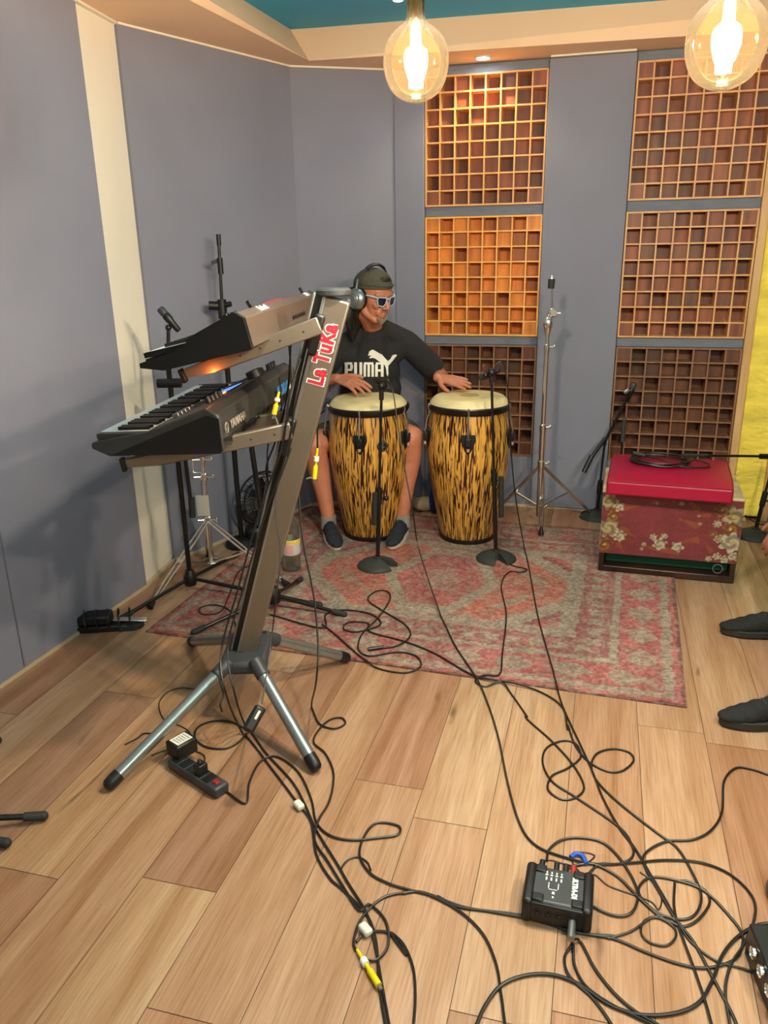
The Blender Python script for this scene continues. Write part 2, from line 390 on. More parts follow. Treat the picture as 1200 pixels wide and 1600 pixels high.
def vnoise(x, y, seed=0):
    r = np.random.default_rng(seed).random((64, 64)); xi = np.floor(x).astype(int); yi = np.floor(y).astype(int)
    fx = x - xi; fy = y - yi; fx = fx * fx * (3 - 2 * fx); fy = fy * fy * (3 - 2 * fy)
    g = lambda a, b: r[a % 64, b % 64]
    return (g(xi, yi) * (1 - fx) + g(xi + 1, yi) * fx) * (1 - fy) + (g(xi, yi + 1) * (1 - fx) + g(xi + 1, yi + 1) * fx) * fy
def fbm(x, y, seed=0): return sum(vnoise(x * 2 ** k, y * 2 ** k, seed + k) / 2 ** k for k in range(4)) / 1.875
def light(name, loc, watt, col, parent, radius=.03, typ='POINT', rot=None, spot=None):
    l = bpy.data.lights.new(name, typ); l.energy = watt; l.color = col; l.shadow_soft_size = radius
    if typ == 'SPOT': l.spot_size = math.radians(spot or 110); l.spot_blend = .6
    o = bpy.data.objects.new(name, l); COL.objects.link(o); o.parent = parent
    o.location = V(loc) - WL[parent.name]; return o

# ================================================================== SETTING
# floor: planks square to the back wall
def make_floor():
    W_ = .2035; U0 = -.21; known = {-7: 2.123, -6: 1.31, -4: 1.368, -2: 1.866, -1: 1.746, -3: 2.55, 2: 2.35, 3: 2.30, 0: 1.2, 1: 2.75}
    tones = ['e0b88e', 'd9ad82', 'd4a276', 'c98f68', 'b98260', 'ddb48c', 'cf9c78', 'e3bd92']
    fixed = {(-7, 0): 'c99a6c', (-7, -1): 'a5775a', (-7, 1): 'c08a60', (-6, 0): 'd8ac7a', (-6, -1): 'b27d58', (-5, 0): 'c89a6e', (-5, -1): 'a9785a', (-4, 0): 'a97858', (-4, -1): 'd9b080',
             (-3, 0): 'c99870', (-3, -1): 'cfa078', (-2, 0): 'b98365', (-2, -1): 'd2a47c', (-1, 0): 'e0b88c', (-1, -1): 'd6a57c', (0, 0): 'dcb084', (0, 1): 'd3a57c', (1, 0): 'e0b488', (1, -1): 'd4a27a', (2, 0): 'd2a57e', (2, -1): 'd9a97f', (3, 0): 'd4a67e', (4, 0): 'e0b68a'}
    me = bpy.data.meshes.new('floor'); v = []; f = []; uv = []; tc = []; mi = []
    A = V((math.cos(WT), math.sin(WT), 0)); B = V((-math.sin(WT), math.cos(WT), 0)); g = .0009
    for i in range(-22, 20):
        u0, u1 = U0 + i * W_ + g, U0 + (i + 1) * W_ - g
        j0 = known.get(i, random.uniform(0, 1.28)); L = 1.5
        for k in range(-5, 5):
            v0, v1 = j0 + (k) * L + g, j0 + (k + 1) * L - g
            if v1 < -2.6 or v0 > 5.6: continue
            b = len(v)
            for (uu, vv) in ((u0, v0), (u1, v0), (u1, v1), (u0, v1)): v.append(tuple(A * uu + B * vv))
            f.append((b, b + 1, b + 2, b + 3)); mi.append(0)
            ox, oy = random.uniform(0, 90), random.uniform(0, 90)
            uv += [(ox + v0 - j0, oy), (ox + v0 - j0, oy + W_), (ox + v1 - j0, oy + W_), (ox + v1 - j0, oy)]
            t = lin(fixed.get((i, k), random.choice(tones))); q = .72; t = [a * .62 + b * .38 for a, b in zip(t, lin('d3a379'))]; tc += [(t[0] * q * .93, t[1] * q * 1.0, t[2] * q * 1.18, 1)] * 4
    b = len(v); v += [(-5, -3, -.002), (5, -3, -.002), (5, 6, -.002), (-5, 6, -.002), (-5, -3, -.1), (5, -3, -.1), (5, 6, -.1), (-5, 6, -.1)]
    f += [(b, b + 1, b + 2, b + 3), (b + 7, b + 6, b + 5, b + 4), (b, b + 4, b + 5, b + 1), (b + 1, b + 5, b + 6, b + 2), (b + 2, b + 6, b + 7, b + 3), (b + 3, b + 7, b + 4, b)]
    mi += [1] * 6; uv += [(0, 0)] * 24; tc += [(0, 0, 0, 1)] * 8
    me.from_pydata(v, [], f); me.polygons.foreach_set('material_index', mi)
    ul = me.uv_layers.new(name='UVMap'); ul.data.foreach_set('uv', np.array(uv, dtype=np.float32).ravel())
    a = me.color_attributes.new('Tone', 'FLOAT_COLOR', 'POINT'); a.data.foreach_set('color', np.array(tc, dtype=np.float32).ravel())
    link('floor', me, ['floor', 'gap'], None, False, kind='structure')
make_floor()
# back wall: carcass behind, then fabric panels, rails, studs and yellow wool in one plane
BW = MB().box(wp(.9, 1.35, -.225), (5.0, .06, 2.7), WU, WN).build('wall_back', 'dark', None, False, kind='structure')
def wbox(name, u0, u1, z0, z1, out, dep, m, parent=BW, bevel=.004, **kw):
    return MB().box(wp((u0 + u1) / 2, (z0 + z1) / 2, out - dep / 2), (u1 - u0, dep, z1 - z0), WU, WN).build(name, m, parent, True, bevel, **kw)
S = .642; G = 1.0733
wbox('fabric_panel', -.172, -.004, .012, 2.385, .012, .14, 'wall')
wbox('fabric_panel', S + .004, G - .004, .012, 2.378, .03, .16, 'wall')
Z1 = 2.341; Z2 = Z1 - S - .0535; Z3 = Z2 - S - .0515
for u0 in (0, G):
    wbox('rail', u0 - .003, u0 + S + .003, Z1, 2.385, .0, .12, 'rail')
    wbox('rail', u0 - .003, u0 + S + .003, Z2, Z2 + .0535, -.012, .11, 'rail')
    wbox('rail', u0 - .003, u0 + S + .003, Z3, Z3 + .0515, -.012, .11, 'rail')
    wbox('fabric_panel', u0 - .003, u0 + S + .003, .012, Z3 - S, .0, .12, 'wall')
wbox('stud', G + S + .004, G + S + .045, .0, 2.385, .004, .14, 'stud')
wbox('insulation_batt', G + S + .045, G + S + .2, .02, 2.385, -.012, .12, 'yellow', label='yellow mineral wool batt')
wbox('stud', G + S + .2, G + S + .24, .0, 2.385, .004, .14, 'stud')
wbox('insulation_batt', G + S + .24, G + S + .8, .02, 2.385, -.012, .12, 'yellow', label='yellow mineral wool batt')
wbox('stud', G + S + .8, G + S + .84, .0, 2.385, .004, .14, 'stud')
wbox('reveal_strip', -.172, S + 1.2, 0, .012, .02, .1, 'base', bevel=0)
# left wall: polyline of plan points
PB = V((-1.117, 3.402, 0)); PD = (V((-1.117, 3.402, 0)) - V((-1.363, 2.637, 0))).normalized()
PA = PB - PD * 6.2; PS = PB - PD * .8036
CC = V((-1.069, 3.715, 0)); CD = V((-1.064, 3.72, 0)); CK = V((-.447, 4.588, 0)); CE = V((.093, 4.722, 0))
WLF = MB()
def wall_run(mb, a, b, z0, z1, th=.05, lift=0.0):
    d = (b - a).normalized(); n = V((-d.y, d.x, 0))   # outward (away from room) for left-to-right travel
    mb.box((a + b) / 2 + n * (th / 2 + lift) + V((0, 0, (z0 + z1) / 2)), ((b - a).length, th, z1 - z0), d, n)
for a, b in ((PA, PB), (PB, CD), (CD, CK), (CK, CE)): wall_run(WLF, a, b, 0, 2.7, .05, .05)
WLO = WLF.build('wall_left', 'dark', None, False, kind='structure')
def lpanel(a, b, z1=2.383, th=.05, m='wall', nm='fabric_panel', bv=.004, **kw):
    mb = MB(); wall_run(mb, a, b, .012, z1, th); mb.build(nm, m, WLO, True, bv, **kw)
lpanel(PA, PS - PD * .002); lpanel(PS + PD * .002, PB)
dd = (CC - PB).normalized()
mb = MB(); wall_run(mb, PB + dd * .0 - PD * .02 + V((-.012, .004, 0)), CC + dd * .03 + V((-.012, .0, 0)), .012, 2.389, .04); mb.build('pale_strip', 'cream', WLO, True, .002, label='cream painted recess strip between blue panels')
lpanel(CD, CK + (CK - CD).normalized() * .01, bv=.0006); lpanel(CK - (CE - CK).normalized() * .01, CE, bv=.0006)
mb = MB()
for a, b in ((PA, PB), (PB, CC), (CD, CK), (CK, CE)): wall_run(mb, a, b, 0, .014, .045, -.006)
mb.build('baseboard_left', 'base', None, False, kind='structure')
mb = MB()
for a, b in ((PB, CC), (CD, CK), (CK, CE), (wp(S + .01, 0, .034), wp(G - .01, 0, .034))): wall_run(mb, a, b, 2.381, 2.391, .03, -.008)
mb.build('trim_1', 'cream', None, False, kind='structure')
# remaining walls out of frame
RW = wp(2.7, 0, 0)
mb = MB(); mb.box((RW.x + .55, .9, 1.35), (.1, 8, 2.7)); mb.build('wall_right', 'dark', None, False, kind='structure')
mb = MB(); mb.box((0.2, -2.5, 1.35), (7.2, .1, 2.7)); mb.build('wall_front', 'dark', None, False, kind='structure')
# ceiling: teal slab, dropped soffit ring with fascia
TZ = 2.549
mb = MB(); mb.box((0.2, 1.5, TZ + .04), (8, 9, .08)); mb.build('ceiling', 'teal', None, False, kind='structure')
e1 = V((-.702, 3.439, ZT)); K = V((-.337, 4.49, ZT)); d1 = (K - e1).normalized(); e0 = K - d1 * 6.6
e3 = K + (V((1.771, 4.053, ZT)) - K).normalized() * 4.4
t1 = fl(380, 0, TZ); t2 = fl(454, 46, TZ); t0 = t2 - (t2 - t1).normalized() * 6.6; t3 = fl(485, 44, TZ); t4 = e3 + V((0, 0, TZ - ZT))
O = [V((-3.2, -3.2, ZT)), V((-2.6, 5.6, ZT)), V((4.3, 5.6, ZT)), V((4.3, 3.0, ZT))]
vs_ = [e0, e1, K, e3, t0, t2, t3, t4] + O
mb = MB(); mb.add(vs_, [(0, 8, 9, 2), (2, 9, 10, 3), (3, 10, 11), (0, 2, 6, 5, 4), (2, 3, 7, 6)])
mb.build('trim_2', 'soffit', None, False, kind='structure')
# ================================================================== DIFFUSERS
DEP = ["04134150", "43133124", "21512522", "33132224", "43223134", "22521513", "53233134", "04244350"]
def diffuser(u0, ztop, sl, wl, label, cut=0):
    t = thing('wood_diffuser', label, 'diffuser', wp(u0 + S / 2, ztop - S, 0), 'square wooden skyline diffusers on the back wall')
    D = .17; c = S / 8; fr = MB(); gr = MB(); wb = MB(); zb = ztop - S
    for (a, b, z0, z1) in ((u0, u0 + .009, zb, ztop), (u0 + S - .009, u0 + S, zb, ztop), (u0 + .009, u0 + S - .009, zb, zb + .009), (u0 + .009, u0 + S - .009, ztop - .009, ztop)):
        fr.box(wp((a + b) / 2, (z0 + z1) / 2, .006 - D / 2), (b - a, D, z1 - z0), WU, WN)
    for k in range(1, 8):
        gr.box(wp(u0 + c * k, zb + S / 2, .003 - D / 2), (.008, D, S - .02), WU, WN)
        gr.box(wp(u0 + S / 2, zb + c * k, .0025 - D / 2), (S - .02, D, .008), WU, WN)
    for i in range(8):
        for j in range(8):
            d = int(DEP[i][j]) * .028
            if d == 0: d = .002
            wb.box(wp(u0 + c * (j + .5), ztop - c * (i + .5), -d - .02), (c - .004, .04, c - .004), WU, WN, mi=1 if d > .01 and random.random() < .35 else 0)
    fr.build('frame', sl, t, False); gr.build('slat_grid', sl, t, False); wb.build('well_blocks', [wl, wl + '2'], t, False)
diffuser(0, Z1, 'slat', 'well_r', 'wooden grid diffuser at the top, directly behind the left bulb, over the bright orange one')
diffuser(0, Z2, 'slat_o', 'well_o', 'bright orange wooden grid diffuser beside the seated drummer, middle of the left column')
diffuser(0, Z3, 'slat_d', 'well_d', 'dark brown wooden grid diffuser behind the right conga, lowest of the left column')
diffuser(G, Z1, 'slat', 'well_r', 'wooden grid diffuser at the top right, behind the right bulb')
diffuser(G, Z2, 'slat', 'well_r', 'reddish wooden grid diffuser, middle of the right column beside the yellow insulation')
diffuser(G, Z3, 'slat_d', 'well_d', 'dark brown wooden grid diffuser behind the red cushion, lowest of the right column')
# ================================================================== LAMPS
def bulb(c, label, R_=.0745):
    c = V(c); top = TZ if True else 0
    t = thing('pendant_bulb', label, 'lamp', c, 'large globe filament bulbs')
    k = R_ / .08; pr = [(0.0001, -.092), (.02, -.0895), (.044, -.079), (.062, -.063), (.074, -.040), (.080, -.014), (.080, .012), (.073, .038), (.060, .058), (.043, .073), (.029, .083), (.0225, .095), (.021, .115), (.021, .135), (.015, .142)]
    pr = [(r * k, z * k) for r, z in pr]
    MB().lathe([(max(q.x, .0001), q.y) for q in spline([V((a_, b_, 0)) for a_, b_ in pr], 3)], c, 56).build('glass_globe', 'amber', t, True, ang=80)
    fm = MB()
    for i in range(6):
        a = i * PI / 3; p0 = c + V((math.cos(a) * .006, math.sin(a) * .006, .075)) ; p1 = c + V((math.cos(a) * .012, math.sin(a) * .012, -.055))
        fm.cyl(p0, p1, .0042, n=8)
    fm.build('filament', 'filament', t)
    MB().lathe([(.004, .14), (.006, .1), (.009, .085), (.003, .08), (.002, -.05), (.0001, -.052)], c, 12).build('glass_stem', 'amber', t)
    MB().lathe([(.0001, .135), (.0135, .136), (.0138, .165), (.012, .168), (.0001, .169)], c, 20).build('screw_cap', 'brass', t)
    MB().lathe([(.0001, .158), (.02, .16), (.022, .168), (.022, .205), (.015, .22), (.004, .228), (.0001, .23)], c, 24).build('socket', 'black', t)
    MB().cyl(c + V((0, 0, .22)), V((c.x, c.y, TZ)), .003, n=8).build('cord', 'black', t)
    MB().lathe([(.0001, 0), (.045, 0), (.045, -.012), (.03, -.025), (.0001, -.03)], V((c.x, c.y, TZ)), 24).build('ceiling_rose', 'black', t)
    light('bulb_light', c + V((0, 0, .0)), BULB_W, BULB_C, t, .03)
b1 = at(650, 96, 2.05); b2 = at(1135, 64, 1.72)
bulb(b1, 'large amber globe bulb with glowing filament hanging in front of the left diffusers')
bulb(b2, 'large amber globe bulb with glowing filament at the top right corner of the view')
stepv = V((.585, -.26, 0))
for k, c in enumerate([(1.35, 1.35, b1.z), (.75, -.3, b1.z), (.5, -1.5, b1.z)]):  # unseen bulbs added to brighten the room
    bulb(c, 'unseen amber globe bulb added to light the room, outside the picture')
def downlight(p_, label, col, m, w_=DOWN_W, r=.032, n='recessed_downlight'):
    t = thing(n, label, 'spotlight', p_)
    MB().lathe([(r, .0), (r * 1.35, -.001), (r * 1.4, -.005), (r * 1.05, -.008), (r, -.004)], p_, 28).build('trim_ring', 'white', t)
    MB().lathe([(.0001, -.0015), (r, -.0015), (r, -.0045), (.0001, -.0055)], p_, 24).build('glowing_lens', m, t)
    light('spot_light', p_ + V((0, 0, -.012)), w_, col, t, .02, 'SPOT', spot=130)
downlight(fl(755, 89, ZT), 'lit round downlight recessed in the cream soffit over the left diffusers', (1, .86, .42), 'spot', 5.5)
downlight(fl(622, -2, TZ), 'small cool white spotlight in the teal ceiling beside the left bulb', DOWN_C, 'spotc', 1.5, .02)
# ================================================================== RUG
def make_rug():
    o = V((-.993, 2.936, .006)); X = V((2.002, -.632, 0)); Y = V((.301, .954, 0)).normalized() * 1.72
    Xn, Yn = X.normalized(), Y.normalized(); LX, LY = X.length, 1.72
    def rc(px, py): d = fl(px, py) - o; return d.dot(Xn), d.dot(Yn)
    def fn(Sg, Tg):
        s = Sg * LX; t = Tg * LY
        n1 = fbm(s * 45, t * 45, 1); n2 = fbm(s * 6, t * 6, 9); n3 = vnoise(s * 90, t * 90, 3)
        s = s + (fbm(Sg * 60, Tg * 50, 31) - .5) * .03; t = t + (fbm(Sg * 60, Tg * 50, 37) - .5) * .03
        red = hx('9c5552'); rdk = hx('7d464a'); gry = hx('8f8474'); org = hx('a85f52'); pink = hx('b0706a')
        C = np.ones(s.shape + (3,)) * red
        def put(mask, col, a=1.0):
            mm = (mask * a)[..., None]; C[:] = C * (1 - mm) + col * mm
        cs, ct = rc(690, 905)
        ds, dt = np.abs(s - cs), np.abs(t - ct)
        big = ds / .66 + dt / .74          # outer medallion, pointed left and right
        put((big < 1), org); put((big > 1) & (big < 1.16), gry, .9); put((big > 1.16) & (big < 1.22), rdk)
        put((big > 1.3) & (big < 1.38), gry, .6)
        inner = np.maximum(ds / .27 + dt / .62, dt / .36)
        put((inner < 1), red); put((inner > .82) & (inner < 1.05), gry, .9); put(inner < .35, gry, .5)
        put((np.abs(big - .78) < .05) & (vnoise(s * 14, t * 14, 5) > .5), gry, .7)
        # spandrel motifs
        put((big > 1.4) & (vnoise(s * 11, t * 11, 12) > .62), gry, .6)
        # borders
        eR = LX - s; eL = s; eF = t; eB = LY - t; e = np.minimum.reduce([eR, eL, eF, eB]); ac = np.where(np.minimum(eR, eL) < np.minimum(eF, eB), t, s)
        put(e < .46, rdk, .5)
        put((e > .40) & (e < .47), gry, .85)
        put((e > .27) & (e < .39), hx('8a5552')); put((e > .30) & (e < .36) & (np.mod(ac, .09) < .055), gry, .8)
        put((e > .235) & (e < .265), gry, .9)
        put((e < .225), red); put((e > .09) & (e < .20) & (np.abs(np.mod(ac, .2) - .1) / .07 + np.abs(e - .145) / .07 < 1.1), gry, .8)
        put((e < .07) & (e > .035), gry, .9); put(e < .012, hx('6a4440'))
        w1 = np.clip((n1 - .40) * 3.0, 0, 1) * .6; C[:] = C * .88 + hx('93756a') * .12; put(np.ones_like(s), gry, 1) if False else None
        C[:] = C * (1 - w1[..., None]) + hx('8d8274') * w1[..., None]
        C[:] = C * (.86 + .28 * n2)[..., None] * (.84 + .32 * n3)[..., None]
        return np.clip(C, 0, 1)
    paint_grid(o, X, Y, 460, 380, .006, fn, 'rug', 'rug', None, loc=(0, 0, 0), label='worn red and grey patterned rug under the congas on the plank floor', cat='rug')
make_rug()
# ================================================================== CONGAS
def conga(cx, cy, logo, a_front, label, tilt=0, H=.75):
    t = thing('conga_drum', label, 'drum', (cx, cy, .006), 'tiger striped conga drums')
    o = V((cx, cy, .006)); k = H / .742; lift = H - .742
    pr = [(.001, .004), (.130, .004), (.137, .012), (.143, .05), (.158, .13), (.176, .22), (.193, .32), (.2045, .42), (.2085, .50), (.205, .57), (.197, .63), (.188, .675), (.186, .70), (.001, .70)]
    MB().lathe(pr, o, 64, uv=True).build('shell', 'tiger', t, True, ang=60)
    MB().lathe([(.128, 0), (.141, 0), (.145, .012), (.143, .024), (.136, .022)], o, 48).build('bottom_ring', 'black', t)
    MB().lathe([(.186, .672), (.199, .676), (.206, .690), (.205, .704), (.196, .709), (.188, .706)], o, 56).build('tension_hoop', 'blackm', t)
    MB().lathe([(.196, .700), (.193, .712), (.183, .726), (.170, .738), (.162, .7415), (.10, .7425), (.001, .743)], o, 56).build('drum_head', 'drumskin', t, True, ang=70)
    for i in range(5):
        a = a_front + i * 2 * PI / 5; R_ = V((math.cos(a), math.sin(a), 0)); T = V((-R_.y, R_.x, 0)); U = V((0, 0, 1))
        c = o + R_ * .2035 + U * .545
        pl = MB(); pl.prism([(-.034, .042), (.034, .042), (.035, .012), (.017, -.036), (0, -.058), (-.017, -.036), (-.035, .012)], c - R_ * .006, T, U, R_, .014)
        l = pl.build('lug_plate', 'black', t, True, .003)
        MB().box(c + R_ * .018 + U * .008, (.022, .03, .045), R_, T, U).build('lug_block', 'black', l, True, .005)
        h = MB(); h.sweep([c + R_ * .02 + U * .03, c + R_ * .012 + U * .09, o + R_ * .2 + U * .675, o + R_ * .208 + U * .695, o + R_ * .204 + U * .712, o + R_ * .197 + U * .708], .0042, 8)
        h.build('tension_rod', 'chrome', t)
        MB().cyl(c + R_ * .02 - U * .02, c + R_ * .02 - U * .036, .008, n=6).build('lug_nut', 'chrome', l)
    if logo is not None:
        a = logo; R_ = V((math.cos(a), math.sin(a), 0)); T = V((-R_.y, R_.x, 0)); U = V((0, 0, 1)); c = o + R_ * .2085 + U * .53
        b = MB().lathe([(.0001, 0), (.027, 0), (.028, .003), (.024, .005), (.0001, .006)], c - R_ * .002, 28, A=R_).build('badge', 'black', t)
        MB().torus(c + R_ * .005, .021, .0012, R_, 28, 6).box(c + R_ * .0045, (.003, .003, .03), R_, T, U).box(c + R_ * .0045 - U * .004, (.003, .022, .003), R_, T, U).build('badge_emblem', 'silver', b)
    t.scale = (1.04, 1.04, H / .742)
    return t
conga(.447, 4.005, None, -PI / 2 - .12, H=.762, label= 'right conga, under the drummer\'s outstretched hand, no badge on its front')
conga(-.072, 4.075, -PI / 2 + .33, -PI / 2 - .20, 'left conga between the drummer\'s knees, with a round black badge on its front')
MB().lathe([(.001, 0), (.05, 0), (.05, .0007), (.001, .0008)], V((.447, 4.005, .006 + .7427 * .762 / .742)), 30).build('printed_ring', mat('faded_print', 'b79a68', .6), None, label='faint printed circle on the skin of the right conga', cat='print')
# ================================================================== BOX AND CUSHION
def flowers(Sg, Tg, seed, wide):
    n = fbm(Sg * 6, Tg * 5, seed)
    C = np.ones(Sg.shape + (3,)) * hx('6c2a30'); C = C * (.9 + .2 * n)[..., None]
    r = np.random.default_rng(seed); x = Sg * wide; y = Tg
    def flower(cx, cy, R_, col, pet=6, sd=0):
        d = np.hypot(x - cx, y - cy); a = np.arctan2(y - cy, x - cx)
        rr = R_ * (.82 + .18 * np.cos(a * pet + sd)) * (.93 + .14 * vnoise(a * 2 + 9, d * 20, sd % 40)); m = d < rr
        shade = .82 + .18 * np.sin(d / R_ * 9 + a * 1.5 + sd); C[m] = (col * np.ones_like(C) * shade[..., None])[m]
        cm = d < R_ * .18; C[cm] = hx('b08a50')
    def leaves(cx, cy, L, ang, col):
        ca, sa = math.cos(ang), math.sin(ang); X_ = (x - cx) * ca + (y - cy) * sa; Y_ = -(x - cx) * sa + (y - cy) * ca
        for k in range(9):
            px_ = L * (k + .5) / 9; w_ = L * (.13 - .010 * k)
            for sg in (-1, 1):
                ex, ey = px_ + w_ * .45, sg * w_ * .75; a2 = .9 * sg; u_ = (X_ - ex) * math.cos(a2) + (Y_ - ey) * math.sin(a2); v_ = -(X_ - ex) * math.sin(a2) + (Y_ - ey) * math.cos(a2)
                C[(u_ / (w_ * .8)) ** 2 + (v_ / (w_ * .22)) ** 2 < 1] = col
        C[(X_ > 0) & (X_ < L) & (np.abs(Y_) < L * .012)] = col
    cream = hx('a0906c'); gold = hx('8a4e14'); oc = hx('85562a'); wht = hx('aea68e')
    for (cx, cy, L, an) in ((.20, .45, .28, -.6), (.22, .75, .22, .3), (.18, .2, .2, -1), (1.0, .55, .3, 2.8), (1.02, .35, .3, 3.4), (.98, .8, .25, 2.4), (.62, .16, .3, -.3), (.6, .14, .2, 3.0), (.5, .85, .15, 1.2), (.72, .9, .14, 1.9), (1.15, .15, .2, 2.2), (1.1, .75, .2, 3.3)): leaves(cx * wide / 1.4, cy, L, an, gold)
    for (cx, cy, R_, c_) in ((.06, .86, .11, cream), (.12, .62, .09, oc), (.08, .42, .13, cream), (.2, .3, .08, wht), (.05, .14, .1, oc), (.17, .78, .07, wht), (.62, .22, .085, wht), (.55, .33, .045, wht), (.66, .36, .04, wht), (.8, .2, .075, wht), (.46, .2, .03, wht), (.44, .12, .025, cream),
                             (1.32, .75, .14, cream), (1.2, .84, .09, oc), (1.17, .62, .05, wht), (1.3, .55, .1, oc), (1.14, .45, .055, oc), (1.2, .38, .06, cream), (1.33, .33, .14, wht), (1.2, .1, .05, wht), (1.28, .06, .055, wht), (1.36, .12, .06, wht), (1.12, .05, .04, wht), (.55, .88, .025, cream), (.8, .9, .03, cream), (1.0, .6, .025, cream), (.98, .72, .02, cream)):
        flower(cx * wide / 1.4, cy, R_ * 1.3, c_, 5 + int(r.integers(3)), int(r.integers(60)))
    C = C * (.92 + .16 * vnoise(x * 60, y * 60, 2))[..., None]
    return np.clip(C, 0, 1)
def case():
    fL = fl(934, 893); fR = fl(1146, 913); X = (fR - fL); W_ = X.length; X.normalize(); Y = V((-X.y, X.x, 0)); D = .40; Hh = .40
    t = thing('padded_box', 'box covered in red floral vinyl with a dark wood base, under the crimson cushion', 'box', fL)
    U = V((0, 0, 1)); zb = .10
    MB().box(fL + X * W_ / 2 + Y * D / 2 + U * (.018), (W_, D, .036), X, Y).build('base_frame', 'dwood', t, True, .006)
    # wood uprights of the lower frame, open in front with green felt inside
    b = MB()
    for x0 in (.012, W_ - .012): b.box(fL + X * x0 + Y * D / 2 + U * .07, (.024, D, .08), X, Y)
    b.box(fL + X * W_ / 2 + Y * (D - .012) + U * .07, (W_, .024, .08), X, Y); b.build('lower_carcass', 'dwood', t, True, .003)
    MB().box(fL + X * W_ / 2 + Y * (D / 2 + .02) + U * .066, (W_ - .05, D - .06, .06), X, Y).build('felt_lining', 'green', t, True, .012)
    nz = Hh - zb
    def side(o, dx, nm, seed, wd): paint_grid(o, dx, U * nz, 240, 160, .012, lambda a, c: flowers(a, c, seed, wd), nm, 'floral', t)
    side(fL + U * zb - Y * .002, X * W_, 'front_cover', 4, 1.9)
    side(fL + X * (W_ + .002) + U * zb, Y * D, 'side_cover', 5, 1.3)
    side(fL + Y * D + U * zb - X * .002, -Y * D, 'side_cover', 6, 1.3)
    MB().box(fL + X * W_ / 2 + Y * D / 2 + U * (zb + nz / 2), (W_ - .02, D - .02, nz - .004), X, Y).build('core', 'cream', t, False)
    MB().box(fL + X * W_ / 2 + Y * D / 2 + U * (Hh + .003), (W_ + .008, D + .008, .014), X, Y).build('top_panel', mat('cream_floral_top', 'cdb88c', .6, var=.35, vs_=14), t, True, .005)
    tk = MB(); c = fL + X * (W_ * .875) - Y * .002 + U * .07; MB().torus(c, .021, .0018, Y, 28, 6).build('metal_ring', 'silver', t)
    # cushion
    zc = Hh + .011; q = [fl(948, 752, .495), fl(1150, 770, .495), fl(1136, 714, .495), fl(962, 708, .495)]
    ctr = fL + X * (W_ * .47) + Y * .12; cx_, cy_ = .53, .42
    a = math.radians(-2); Xc = X * math.cos(a) + Y * math.sin(a); Yc = -X * math.sin(a) + Y * math.cos(a)
    th = .085; nn = 40; v = []; f = []
    def top(i, j):
        s = i / nn * 2 - 1; r = j / nn * 2 - 1
        sag = .012 * (1 - s * s) * (1 - r * r); rnd = 1.0
        return s, r, th + sag - .02 * max(0, -r) ** 3
    for j in range(nn + 1):
        for i in range(nn + 1):
            s, r, z = top(i, j); p_ = ctr + Xc * (s * cx_ / 2) + Yc * (r * cy_ / 2) + U * (zc + z); v.append(p_)
    K_ = len(v)
    for j in range(nn + 1):
        for i in range(nn + 1):
            s, r, z = top(i, j); v.append(ctr + Xc * (s * cx_ / 2) + Yc * (r * cy_ / 2) + U * zc)
    g = lambda i, j: j * (nn + 1) + i
    for j in range(nn):
        for i in range(nn): f.append((g(i, j), g(i + 1, j), g(i + 1, j + 1), g(i, j + 1))); f.append((K_ + g(i, j + 1), K_ + g(i + 1, j + 1), K_ + g(i + 1, j), K_ + g(i, j)))
    rg = [g(i, 0) for i in range(nn + 1)] + [g(nn, j) for j in range(1, nn + 1)] + [g(i, nn) for i in range(nn - 1, -1, -1)] + [g(0, j) for j in range(nn - 1, 0, -1)]
    for k in range(len(rg)): f.append((rg[k], rg[(k + 1) % len(rg)], rg[(k + 1) % len(rg)] + K_, rg[k] + K_))
    ct = thing('seat_cushion', 'crimson vinyl seat cushion lying on the floral box', 'cushion', ctr + U * zc)
    MB().add(v, f).build('cushion_body', 'crimson', ct, True, .014, seg=4)
    pp = [v[k] + U * .001 for k in rg]; cen = ctr + U * (zc + th)
    pp = [p_ + (cen - p_) * .012 - U * .002 for p_ in pp]
    MB().sweep(pp[::4], .0032, 6, closed=True).build('piping', 'crimsonp', ct)
    # coil of cable
    cc = ctr + Xc * (-.05) + Yc * .065 + U * (zc + th + .012); pts = []
    for k in range(5):
        for i in range(20):
            an = 2 * PI * i / 20; R1 = .112 + .012 * math.sin(k * 2.1 + an) - .006 * (k % 3); pts.append(cc + Xc * (R1 * 1.15 * math.cos(an) + .006 * (k % 2)) + Yc * (R1 * .98 * math.sin(an)) + U * (.0035 + .0055 * k * .8))
    pts += [cc + Xc * .17 + Yc * .04 + U * .012, cc + Xc * .225 - Yc * .0 + U * .004, cc + Xc * .20 - Yc * .06 + U * .004, cc + Xc * .1 - Yc * .09 + U * .01, cc - Xc * .0 - Yc * .06 + U * .03, cc - Xc * .06 - Yc * .0 + U * .025]
    o = thing('coiled_cable', 'black microphone cable coiled on top of the crimson cushion', 'cable', cc)
    MB().sweep(spline(pts, 2), .0036, 8).build('cable_coil', 'cable', o)
    MB().cyl(cc - Xc * .06 + U * .026, cc - Xc * .115 + Yc * .03 + U * .03, .009, n=12).build('connector', 'greyd', o)
case()
